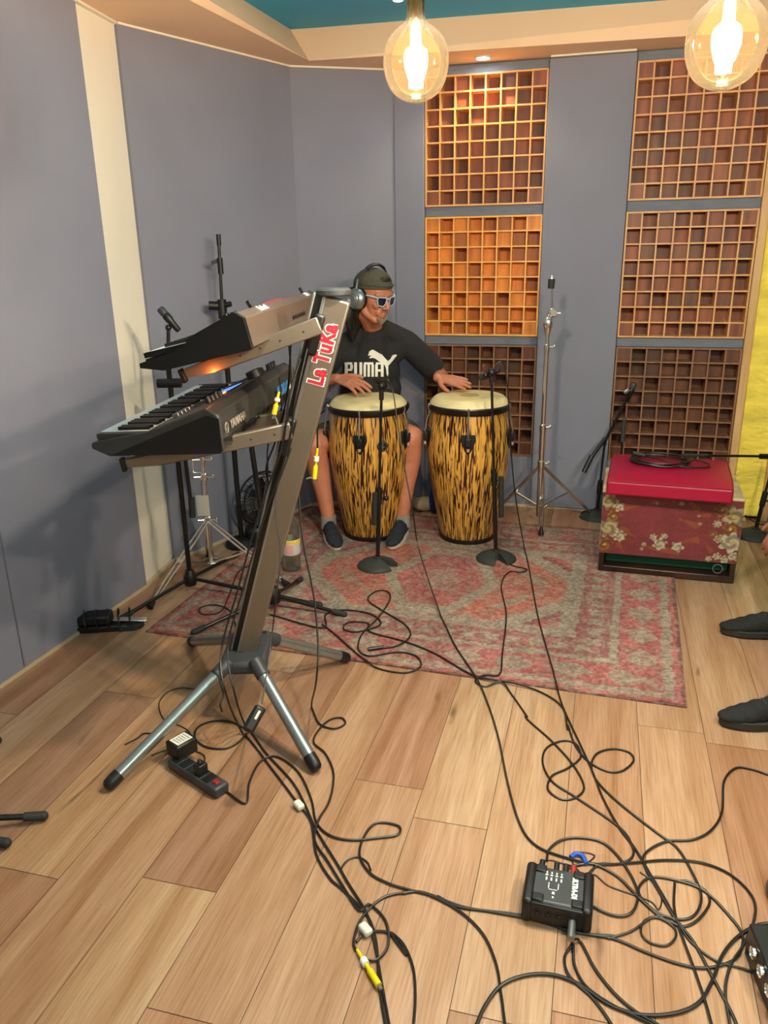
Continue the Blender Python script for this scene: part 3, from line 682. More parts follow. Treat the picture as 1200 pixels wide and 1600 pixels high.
# ================================================================== SYNTHS
def synth(name, label, cat_, o, yaw, tilt, L, W_, prof, body, back, nw, keyz, top_fn, back_fn, keyw=.15, x0=.03):
    l = V((math.sin(yaw), math.cos(yaw), 0)); d0 = V((math.cos(yaw), -math.sin(yaw), 0)); z = V((0, 0, 1)); d = d0 * math.cos(tilt) + z * math.sin(tilt); n = -d0 * math.sin(tilt) + z * math.cos(tilt)
    o = V(o); t = thing(name, label, 'synthesizer', o)
    P = lambda a, b, c: o + l * a + d * b + n * c
    ck = .022
    for a0 in (0, L - ck): MB().prism(prof, P(a0, 0, 0), d, n, l, ck).build('end_cheek', body, t, True, .005)
    if body == 'char':
        for a0 in (-.0016, L - .0004): MB().prism([(.052, .0015), (.371, .0015), (.3795, .01), (.3795, .098), (.345, .108)], P(a0, 0, 0), d, n, l, .002).build('side_panel', 'black', t, False)
    low = [(.012, .012), (.05, .002), (W_ - .01, .002), (W_ - .01, prof[-1][1] if False else .02), (W_ - .01, .03), (keyw, keyz - .006), (.012, keyz - .012)]
    MB().prism([(.012, .014), (.05, .003), (W_ - .012, .003), (W_ - .012, .03), (keyw + .02, .03), (.012, keyz - .015)], P(ck, 0, 0), d, n, l, L - 2 * ck).build('lower_case', body, t, False)
    top_fn(t, P, l, d, n, ck)
    # keys, low notes at the near end or far end
    wk = (L - 2 * ck - .0 - x0 * 2) / nw; pat = [1, 1, 0, 1, 1, 1, 0]
    for i in range(nw):
        a = ck + x0 + (i + .5) * wk
        MB().box(P(a, .008 + (keyw - .008) / 2, keyz - .006), (wk * .955, keyw - .008, .014), l, d, n).build('white_key', 'white', t, False)
        if pat[i % 7] and i < nw - 1: MB().box(P(a + wk / 2, .055 + (keyw - .058) / 2, keyz + .004), (wk * .55, keyw - .058, .013), l, d, n).build('black_key', 'black', t, False)
    MB().box(P(ck + x0 / 2, keyw / 2 + .005, keyz - .006), (x0 - .002, keyw - .012, .014), l, d, n).build('end_block', body, t, False)
    MB().box(P(L - ck - x0 / 2, keyw / 2 + .005, keyz - .006), (x0 - .002, keyw - .012, .014), l, d, n).build('end_block', body, t, False)
    back_fn(t, P, l, d, n); return t, P, l, d, n
def yam_top(t, P, l, d, n, ck):
    L, W_ = .90, .38
    s = MB(); s.prism([(.165, .03), (.165, .066), (.345, .127), (.368, .106), (.368, .004), (.2, .004)], P(ck, 0, 0), d, n, l, L - 2 * ck); s.build('control_panel', 'char', t, True, .004)
    sl = (d * .18 + n * .061).normalized(); nn = l.cross(sl); nn = nn if nn.z > 0 else -nn
    def Q(a, s_): return P(a, .165, .066) + sl * s_
    sc = MB().box(Q(.47, .085) + nn * .001, (.165, .10, .004), l, sl, nn).build('display_bezel', 'black', t, True, .002)
    MB().box(Q(.47, .085) + nn * .003, (.148, .082, .003), l, sl, nn).build('screen', 'screen', sc, False)
    for k in range(4): MB().lathe([(.0001, 0), (.010, 0), (.009, .016), (.0001, .017)], Q(.30 - k * .035, .13) , 16, A=nn).build('knob', 'black', t)
    MB().lathe([(.0001, 0), (.026, 0), (.024, .02), (.0001, .022)], Q(.73, .13), 24, A=nn).build('data_knob', 'black', t)
    MB().lathe([(.0001, 0), (.03, 0), (.028, .024), (.02, .026), (.0001, .026)], Q(.66, .14), 24, A=nn).build('data_knob', 'black', t)
    for k in range(4):
        a = .11 + k * .035; q = Q(.10 + k * .03, .06)
        MB().box(q + nn * .006, (.012, .02, .014), l, sl, nn).build('slider_cap', 'silver', t, True, .002)
    for k in range(4): MB().cyl(Q(.80 + k * .03, .15), Q(.80 + k * .03, .15) + nn * .022 + d * .004, .007, .006, 12).build('knob', 'black', t)
    for r_ in range(3):
        bt = MB()
        for k in range(10): bt.box(Q(.24 + k * .018 + (k // 5) * .01, .03 + r_ * .022) + nn * .002, (.012, .009, .004), l, sl, nn)
        bt.build('button_row', 'greyd', t, True, .001); bt = MB()
        for k in range(9): bt.box(Q(.60 + k * .018, .03 + r_ * .022) + nn * .002, (.012, .009, .004), l, sl, nn)
        bt.build('button_row', 'greyd', t, True, .001)
    lt = MB()
    for k in range(3): lt.box(Q(.34 + k * .02, .118) + nn * .003, (.006, .005, .003), l, sl, nn)
    lt.build('lit_buttons', 'led', t, False)
def yam_back(t, P, l, d, n):
    m = MB(); put_text(m, 'YAMAHA', .034, P(.16, .3815, .062), l, n, 1.0, bold=.0006)
    m.torus(P(.055, .3805, .062), .014, .0013, d, 24, 5)
    for a in (90, 210, 330): m.span(P(.055, .381, .062), P(.055, .381, .062) + l * (.012 * math.cos(math.radians(a))) + n * (.012 * math.sin(math.radians(a))), .0015, .001)
    m.build('maker_lettering', mat('dim_print', '8d8577', .6), t, False)
    m = MB(); put_text(m, 'MODX', .05, P(.70, .3815, .058), l, n, .95, bold=.002); m.build('model_lettering', 'blueink', t, False)
    m = MB(); put_text(m, '6', .05, P(.80, .3815, .058), l, n, .95, bold=.001); m.build('model_number', 'ink', t, False)
    for k in range(7): MB().cyl(P(.24 + k * .032, .378, .028), P(.24 + k * .032, .384, .028), .006, n=12).build('rear_jack', 'black', t, False)
    for k in range(2): MB().box(P(.50 + k * .04, .381, .03), (.02, .006, .014), l, d, n).build('rear_port', 'black', t, False)
YP = [(0, .024), (.003, .040), (.16, .064), (.345, .127), (.377, .107), (.38, .1), (.38, .008), (.372, 0), (.05, 0)]
YO = V((-.815, 2.150, .948))
yt, yP, yl, yd, yn = synth('synthesizer_keyboard', 'charcoal synthesizer with a lit blue screen, lower of the two on the stand', 's', YO, math.radians(7.2), math.radians(2.0), .90, .38, YP, 'char', 'char', 36, .058, yam_top, yam_back)
def rol_top(t, P, l, d, n, ck):
    L, W_ = 1.03, .31
    s = MB(); s.prism([(.155, .03), (.155, .06), (.285, .10), (.306, .08), (.306, .003), (.2, .003)], P(ck - .02, 0, 0), d, n, l, L - 2 * ck + .02); s.build('control_panel', 'pewter', t, True, .003)
    sl = (d * .13 + n * .04).normalized(); nn = l.cross(sl); nn = nn if nn.z > 0 else -nn
    def Q(a, s_): return P(a, .155, .06) + sl * s_
    sc = MB().box(Q(.48, .07) + nn * .001, (.14, .06, .004), l, sl, nn).build('display_bezel', 'black', t, True, .002)
    MB().box(Q(.48, .07) + nn * .003, (.12, .042, .003), l, sl, nn).build('screen', 'screen', sc, False)
    for k in range(4): MB().box(Q(.10 + k * .03, .08) + nn * .008, (.012, .02, .016), l, sl, nn).build('slider_cap', 'black', t, True, .002)
    for r_ in range(3):
        bt = MB()
        for k in range(9): bt.box(Q(.60 + k * .02, .03 + r_ * .025) + nn * .002, (.014, .01, .004), l, sl, nn)
        bt.build('button_row', 'greyd', t, True, .001)
    for a in (.22, .95): MB().box(Q(a, .125) + nn * .01, (.01, .012, .028), l, sl, nn).build('lever', 'black', t, True, .002)
    MB().box(Q(.50, .122) + nn * .003, (.22, .004, .007), l, sl, nn).build('red_strip', 'red', t, True, .001)
def rol_back(t, P, l, d, n):
    b2 = (d * .021 - n * .02).normalized(); nb = l.cross(b2); nb = nb if nb.dot(d) > 0 else -nb   # bevel between top edge and back face
    m = MB(); o1 = P(.25, .2965, .0905) + nb * .0012; put_text(m, 'Roland', .027, o1, l, -b2, 1.15, bold=.0008); m.build('maker_lettering', 'ink', t, False)
    m = MB(); put_text(m, 'XP-30', .022, P(.90, .2965, .0905) + nb * .0012, l, -b2, .9, bold=.001); m.build('model_lettering', 'ink', t, False)
    for k in range(6): MB().cyl(P(.55 + k * .035, .304, .035), P(.55 + k * .035, .311, .035), .006, n=12).build('rear_jack', 'black', t, False)
    MB().box(P(.85, .308, .03), (.03, .006, .02), l, d, n).build('power_inlet', 'black', t, False)
RP = [(0, .020), (.002, .032), (.13, .044), (.15, .066), (.285, .101), (.306, .081), (.306, .004), (.30, 0), (.10, 0), (.06, -.0), (.03, .01)]
RO = V((-.628, 2.082, 1.182))
rt, rP, rl, rd, rn = synth('synthesizer_keyboard', 'brown grey synthesizer with a black end cheek, upper of the two on the stand', 's', RO, math.radians(6.0), math.radians(12.5), 1.03, .31, RP, 'black', 'pewter', 36, .053, rol_top, rol_back)
light('added_arm_glow', at(330, 592, 2.19), .12, (1, .2, .03), yt, .004)  # small orange lamp added beside the arm to make the glow on it
# ================================================================== KEYBOARD STAND
def kstand():
    t = thing('keyboard_stand', 'leaning aluminium column keyboard stand with four tube legs, red sticker on its column', 'stand', (-.45, 2.35, 0))
    Y = 2.35; B = at(386, 1014, Y); T = at(526.5, 466, Y); ax = (T - B).normalized(); X = V((ax.z, 0, -ax.x)); Yv = V((0, 1, 0)); L = (T - B).length
    yaw = 0
    def strip(l0, r0, l1, r1, y0, dep, mt, nm, bv=.003):
        MB().prism([(l0, 0), (r0, 0), (r1, L), (l1, L)], B + Yv * y0, X, ax, Yv, dep).build(nm, mt, t, True, bv)
    strip(-.029, .033, -.039, .041, -.035, .07, 'taupe', 'column', .006)
    strip(-.046, -.028, -.061, -.038, -.026, .052, 'blackm', 'channel_groove', .001)
    strip(-.051, -.045, -.068, -.060, -.033, .066, 'silver', 'channel_lip')
    strip(-.029, -.023, -.039, -.030, -.038, .006, 'silver', 'edge_bead', .001)
    c = T + ax * .008
    MB().lathe([(.0001, -.004), (.048, -.004), (.051, 0), (.051, .012), (.043, .018), (.0001, .019)], c - X * .012, 36).build('top_cap', 'greyd', t)
    # hub with sockets and legs
    MB().box(B + V((.0, 0, -.015)), (.15, .22, .045)).build('hub', 'greyd', t, True, .014, seg=3)
    for fp, sp_, nm in ((V((-.813, 1.934, .022)), V((B.x - .06, 2.24, B.z - .01)), 0), (V((-.221, 2.001, .022)), V((B.x + .055, 2.24, B.z - .01)), 0), (V((-.155, 2.656, .022)), V((B.x + .06, 2.46, B.z - .02)), 0), (V((-.771, 2.807, .022)), V((B.x - .05, 2.46, B.z - .02)), 0)):
        d = (fp - sp_).normalized()
        lg = MB().cyl(sp_, fp - d * .03, .0195, n=24).build('leg', 'silver', t)
        MB().cyl(sp_ - d * .03, sp_ + d * .035, .024, .0235, n=24).build('socket', 'greyd', t, True, .004)
        MB().lathe([(.0205, -.035), (.021, -.01), (.019, .008), (.012, .016), (.001, .018)], fp, 24, A=d).build('foot_cap', 'black', lg)
    # arms: two per tier
    for (e0, e1, hh) in ((fl(0, 0), 0, 0),): pass
    for tier, (pz0, pz1) in enumerate(((at(455, 672, 2.27), at(197, 727, 2.20)), (at(500, 508, 2.27), at(290, 588, 2.24)))):
        for k, dy in enumerate((0, .22)):
            a, b = pz0 + V((-.0, dy, 0)), pz1 + V((0, dy * 1.3, 0)); d = (b - a).normalized(); up = V((0, 0, 1)); up = (up - d * up.dot(d)).normalized(); sd = d.cross(up)
            h = .048
            m = MB(); m.prism([(0, -.5 * h), (0, .5 * h), ((b - a).length, .42 * h), ((b - a).length, -.1 * h), ((b - a).length - .1, -.42 * h)], a - sd * .012, d, up, sd, .024)
            arm = m.build('arm', 'taupe', t, True, .004)
            MB().box(b + d * .006 + up * .004, (.014, .028, .04), d, sd, up).build('arm_end_cap', 'black', arm, True, .003)
            if k == 0:
                hm = MB()
                for q in (.05, .12, .18, .24): hm.cyl(a + d * q + sd * .013, a + d * q - sd * .013, .0028, n=8)
                hm.build('bolt_holes', 'black', arm)
            br = a + V((-.016, .045 if k == 0 else -.06, -.03)); MB().box(br, (.03, .05, .12), X, Yv, ax).build('arm_bracket', 'black', arm, True, .008)
    # sticker
    st = MB(); o = at(516, 548, 2.314); fx = ax; fy = -X
    o = V((0, 0, 0)) + B + ax * (L * .862) + X * .004 + V((0, -.0353, 0))
    put_text(st, 'La TuKa', .062, o, ax, -X, .80, ext=.0004, bold=.006); s1 = st.build('sticker_border', 'ink', t, False)
    st = MB(); put_text(st, 'La TuKa', .062, o - Yv * .0009, ax, -X, .80, ext=.0004, bold=.0026)
    for k in range(5):
        a = math.radians(60 + k * 16); p0 = o - Yv * .0012 + ax * .045 - X * .012; dr = ax * math.cos(a) - X * math.sin(a); st.span(p0 + dr * .006, p0 + dr * .030, .003, .0012, up=(0, 1, 0))
    st.build('sticker_print', 'redink', s1, False)
    return B, T, X
KB, KT, KX = kstand()
# ================================================================== MICROPHONES AND STANDS
def mic_geo(parent_name, o, d, label, L=.12, group=None, nm='microphone'):
    """slim instrument microphone, capsule end at o, body along d"""
    o, d = V(o), V(d).normalized()
    t = thing(nm, label, 'microphone', o, group)
    MB().lathe([(.0001, -.004), (.013, -.002), (.0165, .005), (.0165, .028), (.013, .032)], o, 20, A=d).build('grille', 'greyd', t)
    MB().lathe([(.0135, .029), (.0175, .036), (.0175, .056), (.014, .068), (.0125, L - .005), (.009, L), (.0001, L)], o, 20, A=d).build('mic_body', 'black', t)
    return t
def round_stand(base, top, label, boomlen=.36, notch=-.3, hang=None, mid=.42, group=None):
    base, top = V(base), V(top); t = thing('microphone_stand', label, 'stand', base, group)
    MB().lathe([(.018, .045), (.03, .042), (.055, .034), (.085, .02), (.10, .006), (.10, 0), (.018, 0)], base, 36, a0=notch + .32, a1=notch + 2 * PI - .32).build('round_base', 'iron', t, True, ang=50)
    MB().cyl(base + V((0, 0, .0)), base + V((0, 0, .052)), .02, n=20).build('base_collar', 'iron', t)
    d = (top - base).normalized(); m1 = base + d * mid
    MB().cyl(base + d * .03, m1, .0105, n=14).build('lower_pole', 'blackm', t)
    MB().cyl(base + d * .04, base + d * .052, .0125, n=14).build('pole_nut', 'brass', t)
    MB().cyl(m1 - d * .08, m1 + d * .0, .0145, n=14).build('clutch_sleeve', 'black', t)
    MB().cyl(m1, top, .0065, n=12).build('upper_pole', 'blackm', t)
    k = MB(); kp = m1 - d * .05; k.cyl(kp, kp + V((.03, -.008, 0)), .006, n=10); k.ball(kp + V((.034, -.009, 0)), .012); k.build('clutch_knob', 'black', t)
    if hang:
        a, b = V(hang[0]), V(hang[1]); MB().cyl(a, b, .013, n=12).build('counterweight', 'rubber', t)
    MB().cyl(top - d * .02, top + d * .012, .011, n=12).build('top_clutch', 'black', t)
    return t, d
LB = fl(590, 886); t_, d_ = round_stand(LB + V((0, 0, .006)), at(596, 618, 3.60), 'short black microphone stand on a notched round base in front of the left conga', notch=-.5, mid=.40,
    hang=(at(586, 770, 3.56), at(585, 820, 3.56)))
m1 = at(596, 603, 3.60); mt = mic_geo('', m1 + V((.035, .055, -.025)), V((-.5, -.6, .5)), 'black instrument microphone clamped over the left conga', .11)
clip = MB().cyl(at(596, 618, 3.60), m1, .011, n=10).ball(m1, .019).build('mic_clip', 'black', t_)
RB = fl(775, 875); t2_, d2_ = round_stand(RB + V((0, 0, .006)), at(768, 590, 3.68), 'black microphone stand on a notched round base in front of the right conga', notch=-1.45, mid=.46,
    hang=(at(783, 745, 3.64), at(783, 808, 3.64)))
m2 = at(768, 582, 3.68); mt2 = mic_geo('', m2 + V((-.045, .05, -.035)), V((.75, -.55, .45)), 'black instrument microphone clamped over the right conga', .11)
MB().cyl(at(768, 592, 3.68), m2, .011, n=10).ball(m2, .02).ball(m2 + V((-.028, -.005, -.012)), .013).build('mic_clip', 'black', t2_)
# third stand behind the floral box
TB = fl(932, 808); TB.z = 0
J = at(945, 690, TB.y + .0); t3, d3 = round_stand(TB, J, 'black boom microphone stand with a notched round base half hidden behind the floral box', notch=2.8, mid=.22)
MB().cyl(J, at(985, 612, TB.y - .02), .0085, n=10).build('boom_arm', 'blackm', t3)
MB().cyl(at(912, 738, TB.y - .1), at(925, 712, TB.y - .08), .014, n=12).build('boom_grip', 'black', t3)
MB().cyl(at(922, 718, TB.y - .08), at(946, 684, TB.y - .02), .011, n=12).build('boom_sleeve', 'black', t3)
mic_geo('', at(991, 599, TB.y - .04), at(980, 625, TB.y - .02) - at(991, 599, TB.y - .04), 'microphone with a pale clip on the boom stand above the red cushion', .11)
MB().box(at(979, 611, TB.y - .055), (.035, .02, .02), (.8, 0, .6), (0, 1, 0), (-.6, 0, .8)).build('tape_wrap', 'silver', t3, True, .004)
# small upright stand behind the cushion
SB = wp(1.14, 0, .17); sm = thing('microphone_stand', 'thin dark pole stand with pale tip, standing behind the red cushion', 'stand', SB)
MB().lathe([(.0001, .02), (.03, .018), (.08, .004), (.08, 0), (.0001, 0)], SB, 28).build('round_base', 'iron', sm)
tp = at(986, 656, SB.y); tp = V((SB.x, SB.y, tp.z)); MB().cyl(SB, tp - V((0, 0, .1)), .006, n=10).build('pole', 'blackm', sm)
MB().cyl(tp - V((0, 0, .12)), tp, .013, .011, n=12).ball(tp, .013).build('tip_sleeve', 'greyd', sm)
# fourth stand at the right edge with the horizontal boom
QB = fl(1178, 838); qt = at(1206, 712, QB.y)
q4, dq = round_stand(QB, V((QB.x + .05, QB.y + .0, qt.z)), 'black microphone stand at the right edge with a level boom across the cushion', notch=-.9, mid=.25)
MB().cyl(at(1066, 711, QB.y - .25), at(1192, 713, QB.y - .04), .0065, n=10).build('boom_arm', 'blackm', q4)
MB().cyl(at(1188, 713, QB.y - .05), at(1222, 713.5, QB.y - .02), .014, n=12).build('boom_clutch', 'black', q4)
MB().cyl(at(1066, 711, QB.y - .25), at(1105, 711.6, QB.y - .19), .0075, n=10).build('boom_tip', 'greyd', q4)
# tripod stands behind the keyboards
def tripod(name, hub, feet, pole_top, label, r=.0115, hubr=.032, extra=None):
    hub = V(hub); t = thing(name, label, 'stand', (hub.x, hub.y, 0))
    MB().lathe([(.0001, -.035), (hubr * .8, -.033), (hubr, -.01), (hubr * .9, .015), (hubr * .55, .04), (.0001, .042)], hub, 24).build('hub', 'black', t)
    for f_ in feet:
        f_ = V(f_); d = (f_ - hub).normalized()
        lg = MB().cyl(hub + d * .015, f_, .0085, n=12).build('leg', 'blackm', t)
        MB().cyl(f_ - d * .05, f_, .0125, .0135, n=14).ball(f_, .0135, nu=14, nv=8).build('rubber_foot', 'rubber', lg)
    MB().cyl(hub, V(pole_top), r, n=14).build('pole', 'blackm', t)
    return t
hA = fl(297, 903, .07); pA = V((hA.x, hA.y, at(262, 560, hA.y).z))
tA = tripod('microphone_stand', hA, [fl(190, 966, .014), fl(500, 945, .014) * 1.0, fl(372, 866, .014)], pA, 'black tripod stand with a microphone on top, nearest the white wall strip')
tp = pA + V((0, 0, .0)); 
cA = MB(); cA.cyl(V((pA.x - .05, pA.y - .01, at(268, 598, hA.y).z)), V((pA.x + .05, pA.y - .01, at(268, 598, hA.y).z)), .02, n=14); cA.build('boom_clutch', 'black', tA)
MB().cyl(V((pA.x + .04, pA.y - .03, at(292, 705, hA.y).z)), at(301, 806, hA.y - .03), .0085, n=10).build('hanging_boom', 'blackm', tA)
MB().cyl(at(299, 778, hA.y - .03), at(301, 808, hA.y - .03), .014, n=12).build('counterweight', 'rubber', tA)
ma = at(250, 482, hA.y); mb_ = at(272, 508, hA.y)
mic_geo('', ma, mb_ - ma, 'dark microphone on the stand behind the keyboards, in front of the white wall strip', .115)
MB().cyl(pA - V((0, 0, .04)), at(263, 515, hA.y), .008, n=10).ball(at(263, 512, hA.y), .013).build('mic_clip', 'black', tA)
# stand with tall telescopic pole
hC = V((-.76, 3.93, 0)); cT = at(341, 366, 3.93); cJ = at(347, 478, 3.93)
tC = thing('boom_stand', 'tall black telescopic stand rising behind the upper keyboard', 'stand', hC)
MB().lathe([(.0001, .05), (.03, .048), (.06, .04), (.085, .02), (.085, 0), (.0001, 0)], hC, 30).build('round_base', 'black', tC)
MB().cyl(hC, V((cJ.x, hC.y, cJ.z)), .0135, n=14).build('lower_pole', 'blackm', tC)
J2 = V((cJ.x, hC.y, cJ.z)); MB().cyl(J2 - V((0, 0, .06)), J2 + V((0, 0, .03)), .022, n=16).build('clutch_sleeve', 'black', tC)
MB().cyl(J2 - V((.062, .01, -.004)), J2 + V((-.02, 0, 0)), .021, n=18).build('clutch_knob', 'black', tC); MB().cyl(J2, J2 + V((.045, -.01, .01)), .013, n=14).build('clutch_knob', 'black', tC)
MB().cyl(J2, cT, .0075, n=12).build('upper_pole', 'blackm', tC)
MB().cyl(cT - V((0, 0, .05)), cT, .011, n=12).build('pole_tip', 'black', tC)
mm_ = at(344, 413, 3.93); MB().cyl(mm_ + V((0, 0, .03)), mm_ - V((0, 0, .045)), .0135, n=12).build('pole_clutch', 'black', tC)
MB().span(mm_ + V((-.005, 0, .02)), mm_ + V((-.04, -.005, .005)), .008, .016).build('clutch_lever', 'black', tC, True, .002)
hB = fl(428, 930, .07); pB = at(378, 600, hB.y + .1)
tB = tripod('microphone_stand', hB, [fl(303, 988, .014), fl(538, 960, .014), fl(470, 905, .014)], pB, 'black tripod stand whose hub shows behind the foot of the keyboard column')
# tripod at the left edge of the picture
hL = V((-1.40, 1.70, .09))
tripod('microphone_stand', hL, [fl(68, 1275, .016), fl(10, 1317, .016), fl(-4, 1157, .016)], (-1.40, 1.70, 1.0), 'black tripod stand, only its rubber tipped feet show at the left edge', hubr=.03)
# ------------------------------------------------------------------ chrome cymbal stand
def chrome_leg(t, hub, foot, z_low, sp=.012, spread=None):
    hub, foot = V(hub), V(foot); d = (foot - hub); side = d.cross(V((0, 0, 1))).normalized(); m = hub + d * .5
    g = MB()
    for s in (-1, 1): g.sweep([hub + side * (.008 * s), hub + d * .25 + side * (sp * s), hub + d * .75 + side * (sp * s), foot - d * .04 + side * (.006 * s)], .0055, 8)
    lg = g.build('leg', 'chrome', t)
    b = MB(); low = V((hub.x, hub.y, z_low)); b.sweep([low, hub + d * .52], .0065, 8); b.build('leg_brace', 'chrome', lg)
    MB().box(hub + d * .52, (.03, .022, .012), d.normalized(), side, d.normalized().cross(side)).build('brace_joint', 'chrome', lg, True, .003)
    dn = d.normalized(); MB().sweep([foot - dn * .035, foot + dn * .012], [.009, .016], 10).build('rubber_foot', 'black', lg)
def cymbal_stand():
    f1 = fl(845, 838); c = V((.905, 4.03, 0)); t = thing('cymbal_stand', 'chrome double braced cymbal stand without a cymbal, standing right of the congas', 'stand', c)
    hz = at(847, 728, c.y).z; hub = at(847, 728, c.y - .02); hub.y = c.y; xx = hub.x; yy = c.y
    def Pz(py, Y=yy): q = at(850, py, Y); return V((xx, yy, q.z))
    b = Pz(790); MB().cyl(Pz(806), Pz(668), .016, n=18).build('base_tube', 'chrome', t)
    MB().cyl(Pz(672), Pz(545), .0125, n=16).build('middle_tube', 'chrome', t)
    MB().cyl(Pz(550), Pz(490), .0095, n=14).build('upper_tube', 'chrome', t)
    for py, r, nm in ((668, .018, 'tube_clamp'), (543, .0155, 'tube_clamp'), (724, .02, 'leg_collar'), (792, .018, 'leg_collar')):
        q = Pz(py); MB().lathe([(r * .7, -.018), (r, -.014), (r, .014), (r * .7, .018)], q, 20).cyl(q, q + V((.032, -.012, .004)), .005, n=8).ball(q + V((.034, -.013, .005)), (.006, .006, .012)).build(nm, 'chrome', t)
    # wing bolts, tilter, ratchet
    q = Pz(505); MB().ball(q, (.026, .026, .032)).sweep([q, q + V((0, 0, -.06))], [.024, .012], 14).build('swivel_housing', 'chrome', t)
    q2 = q + V((.022, 0, .05)); MB().ball(q2, (.025, .018, .025)).cyl(q2 - V((0, .024, 0)), q2 + V((0, .024, 0)), .016, n=14).cyl(q2, q2 + V((.036, -.01, -.004)), .007, n=8).build('tilter_joint', 'chrome', t)
    MB().sweep([q, q + V((-.004, 0, .03)), q2], .008, 10).build('tilter_link', 'chrome', t)
    r0 = q2 + V((-.008, 0, .015)); tpz = at(862, 436, yy); MB().sweep([r0, V((r0.x, yy, r0.z + .035)), tpz], .0045, 8).build('cymbal_rod', 'chrome', t)
    MB().cyl(tpz - V((.001, 0, .045)), tpz, .016, .017, n=18).build('felt_washer', 'rubber', t); MB().cyl(tpz, tpz + V((0, 0, .018)), .007, .004, n=10).build('wing_nut', 'chrome', t)
    low = Pz(792).z; hub = Pz(726)
    chrome_leg(t, hub, f1 + V((0, 0, .02)), low, .012); chrome_leg(t, hub, fl(925, 803, .02), low); chrome_leg(t, hub, V((.62, 4.27, .03)), low)
cymbal_stand()
def snare_stand():
    c = fl(331, 880); c.z = 0; t = thing('chrome_stand', 'chrome drum hardware stand with a hanging paper tag, behind the keyboards', 'stand', c); xx, yy = c.x, c.y
    def Pz(py): return V((xx, yy, at(325, py, yy).z))
    MB().cyl(Pz(892), Pz(800), .0125, n=18).build('base_tube', 'chrome', t)
    MB().cyl(Pz(805), Pz(650), .009, n=16).build('upper_tube', 'chrome', t)
    for py, r in ((745, .018), (718, .014), (812, .02)):
        q = Pz(py); MB().lathe([(r * .7, -.02), (r, -.015), (r, .015), (r * .7, .02)], q, 20).cyl(q, q + V((.05, -.02, .004)), .005, n=8).cyl(q, q + V((-.045, -.02, .004)), .005, n=8).ball(q + V((.05, -.02, .004)), (.006, .006, .014)).build('wing_clamp', 'chrome', t)
    q = Pz(724); MB().sweep([q + V((-.04, -.03, .02)), q + V((-.04, -.03, -.035)), q + V((.01, -.03, -.04))], .004, 8).build('hook_rod', 'chrome', t)
    tg = at(317, 790, yy - .04); MB().box(tg, (.062, .0015, .105)).build('paper_tag', 'tag', t, False, label='white paper tag'); MB().cyl(tg + V((0, 0, .05)), tg + V((.003, 0, .13)), .0012, n=6).build('tag_string', 'blackm', t)
    MB().torus(V((xx, yy, .014)), .042, .005, n=28).build('foot_ring', 'chrome', t)
    hub = Pz(812)
    for f_ in (fl(236, 946, .02), fl(447, 912, .02), fl(326, 868, .02)): chrome_leg(t, hub, f_, Pz(880).z)
snare_stand()
# ================================================================== FAN
def fan():
    c = V((-.66, 4.08, 0)); z = at(404, 785, 4.0).z; t = thing('floor_fan', 'black round floor fan with a wire cage on a round base behind the keyboard column', 'fan', c); hd = V((c.x + .01, c.y - .02, z)); A = V((.62, -.78, 0)).normalized()
    MB().lathe([(.0001, .1), (.05, .1), (.062, .085), (.066, .01), (.06, 0), (.0001, 0)], c + V((-.02, -.12, 0)), 30).build('base', 'black', t)
    MB().cyl(c + V((-.02, -.12, .08)), hd - A * .04 , .014, n=12).build('neck', 'black', t)
    MB().lathe([(.0001, -.09), (.04, -.085), (.05, -.03), (.05, .0), (.0001, .002)], hd, 24, A=A).build('motor', 'black', t)
    g = MB(); X = V((0, 0, 1)); Y = A.cross(X)
    for R_, o_ in ((.15, 0), (.13, .03), (.085, .045), (.13, -.035), (.085, -.055)): g.torus(hd + A * o_, R_, .003 if R_ < .15 else .006, A, 40, 6)
    for k in range(24):
        a = 2 * PI * k / 24; dr = X * math.cos(a) + Y * math.sin(a); g.sweep([hd + A * .05 + dr * .03, hd + A * .042 + dr * .09, hd + A * .03 + dr * .13, hd + dr * .15, hd - A * .035 + dr * .13, hd - A * .055 + dr * .06], .0016, 5)
    g.build('wire_cage', 'blackm', t)
    MB().lathe([(.0001, .05), (.035, .05), (.036, .044), (.0001, .043)], hd, 20, A=A).build('cage_badge', 'greyd', t)
    for k in range(4):
        a = 2 * PI * k / 4 + .3; dr = X * math.cos(a) + Y * math.sin(a); tt = A.cross(dr); m = MB()
        m.prism([(.02, -.015), (.06, -.05), (.118, -.045), (.125, .02), (.06, .03), (.02, .015)], hd + A * .005, dr, (tt + A * .35).normalized(), A, .003); m.build('blade', 'black', t, True)
    MB().lathe([(.0001, .03), (.02, .028), (.024, .01), (.024, 0), (.0001, 0)], hd, 20, A=A).build('blade_hub', 'black', t)
fan()
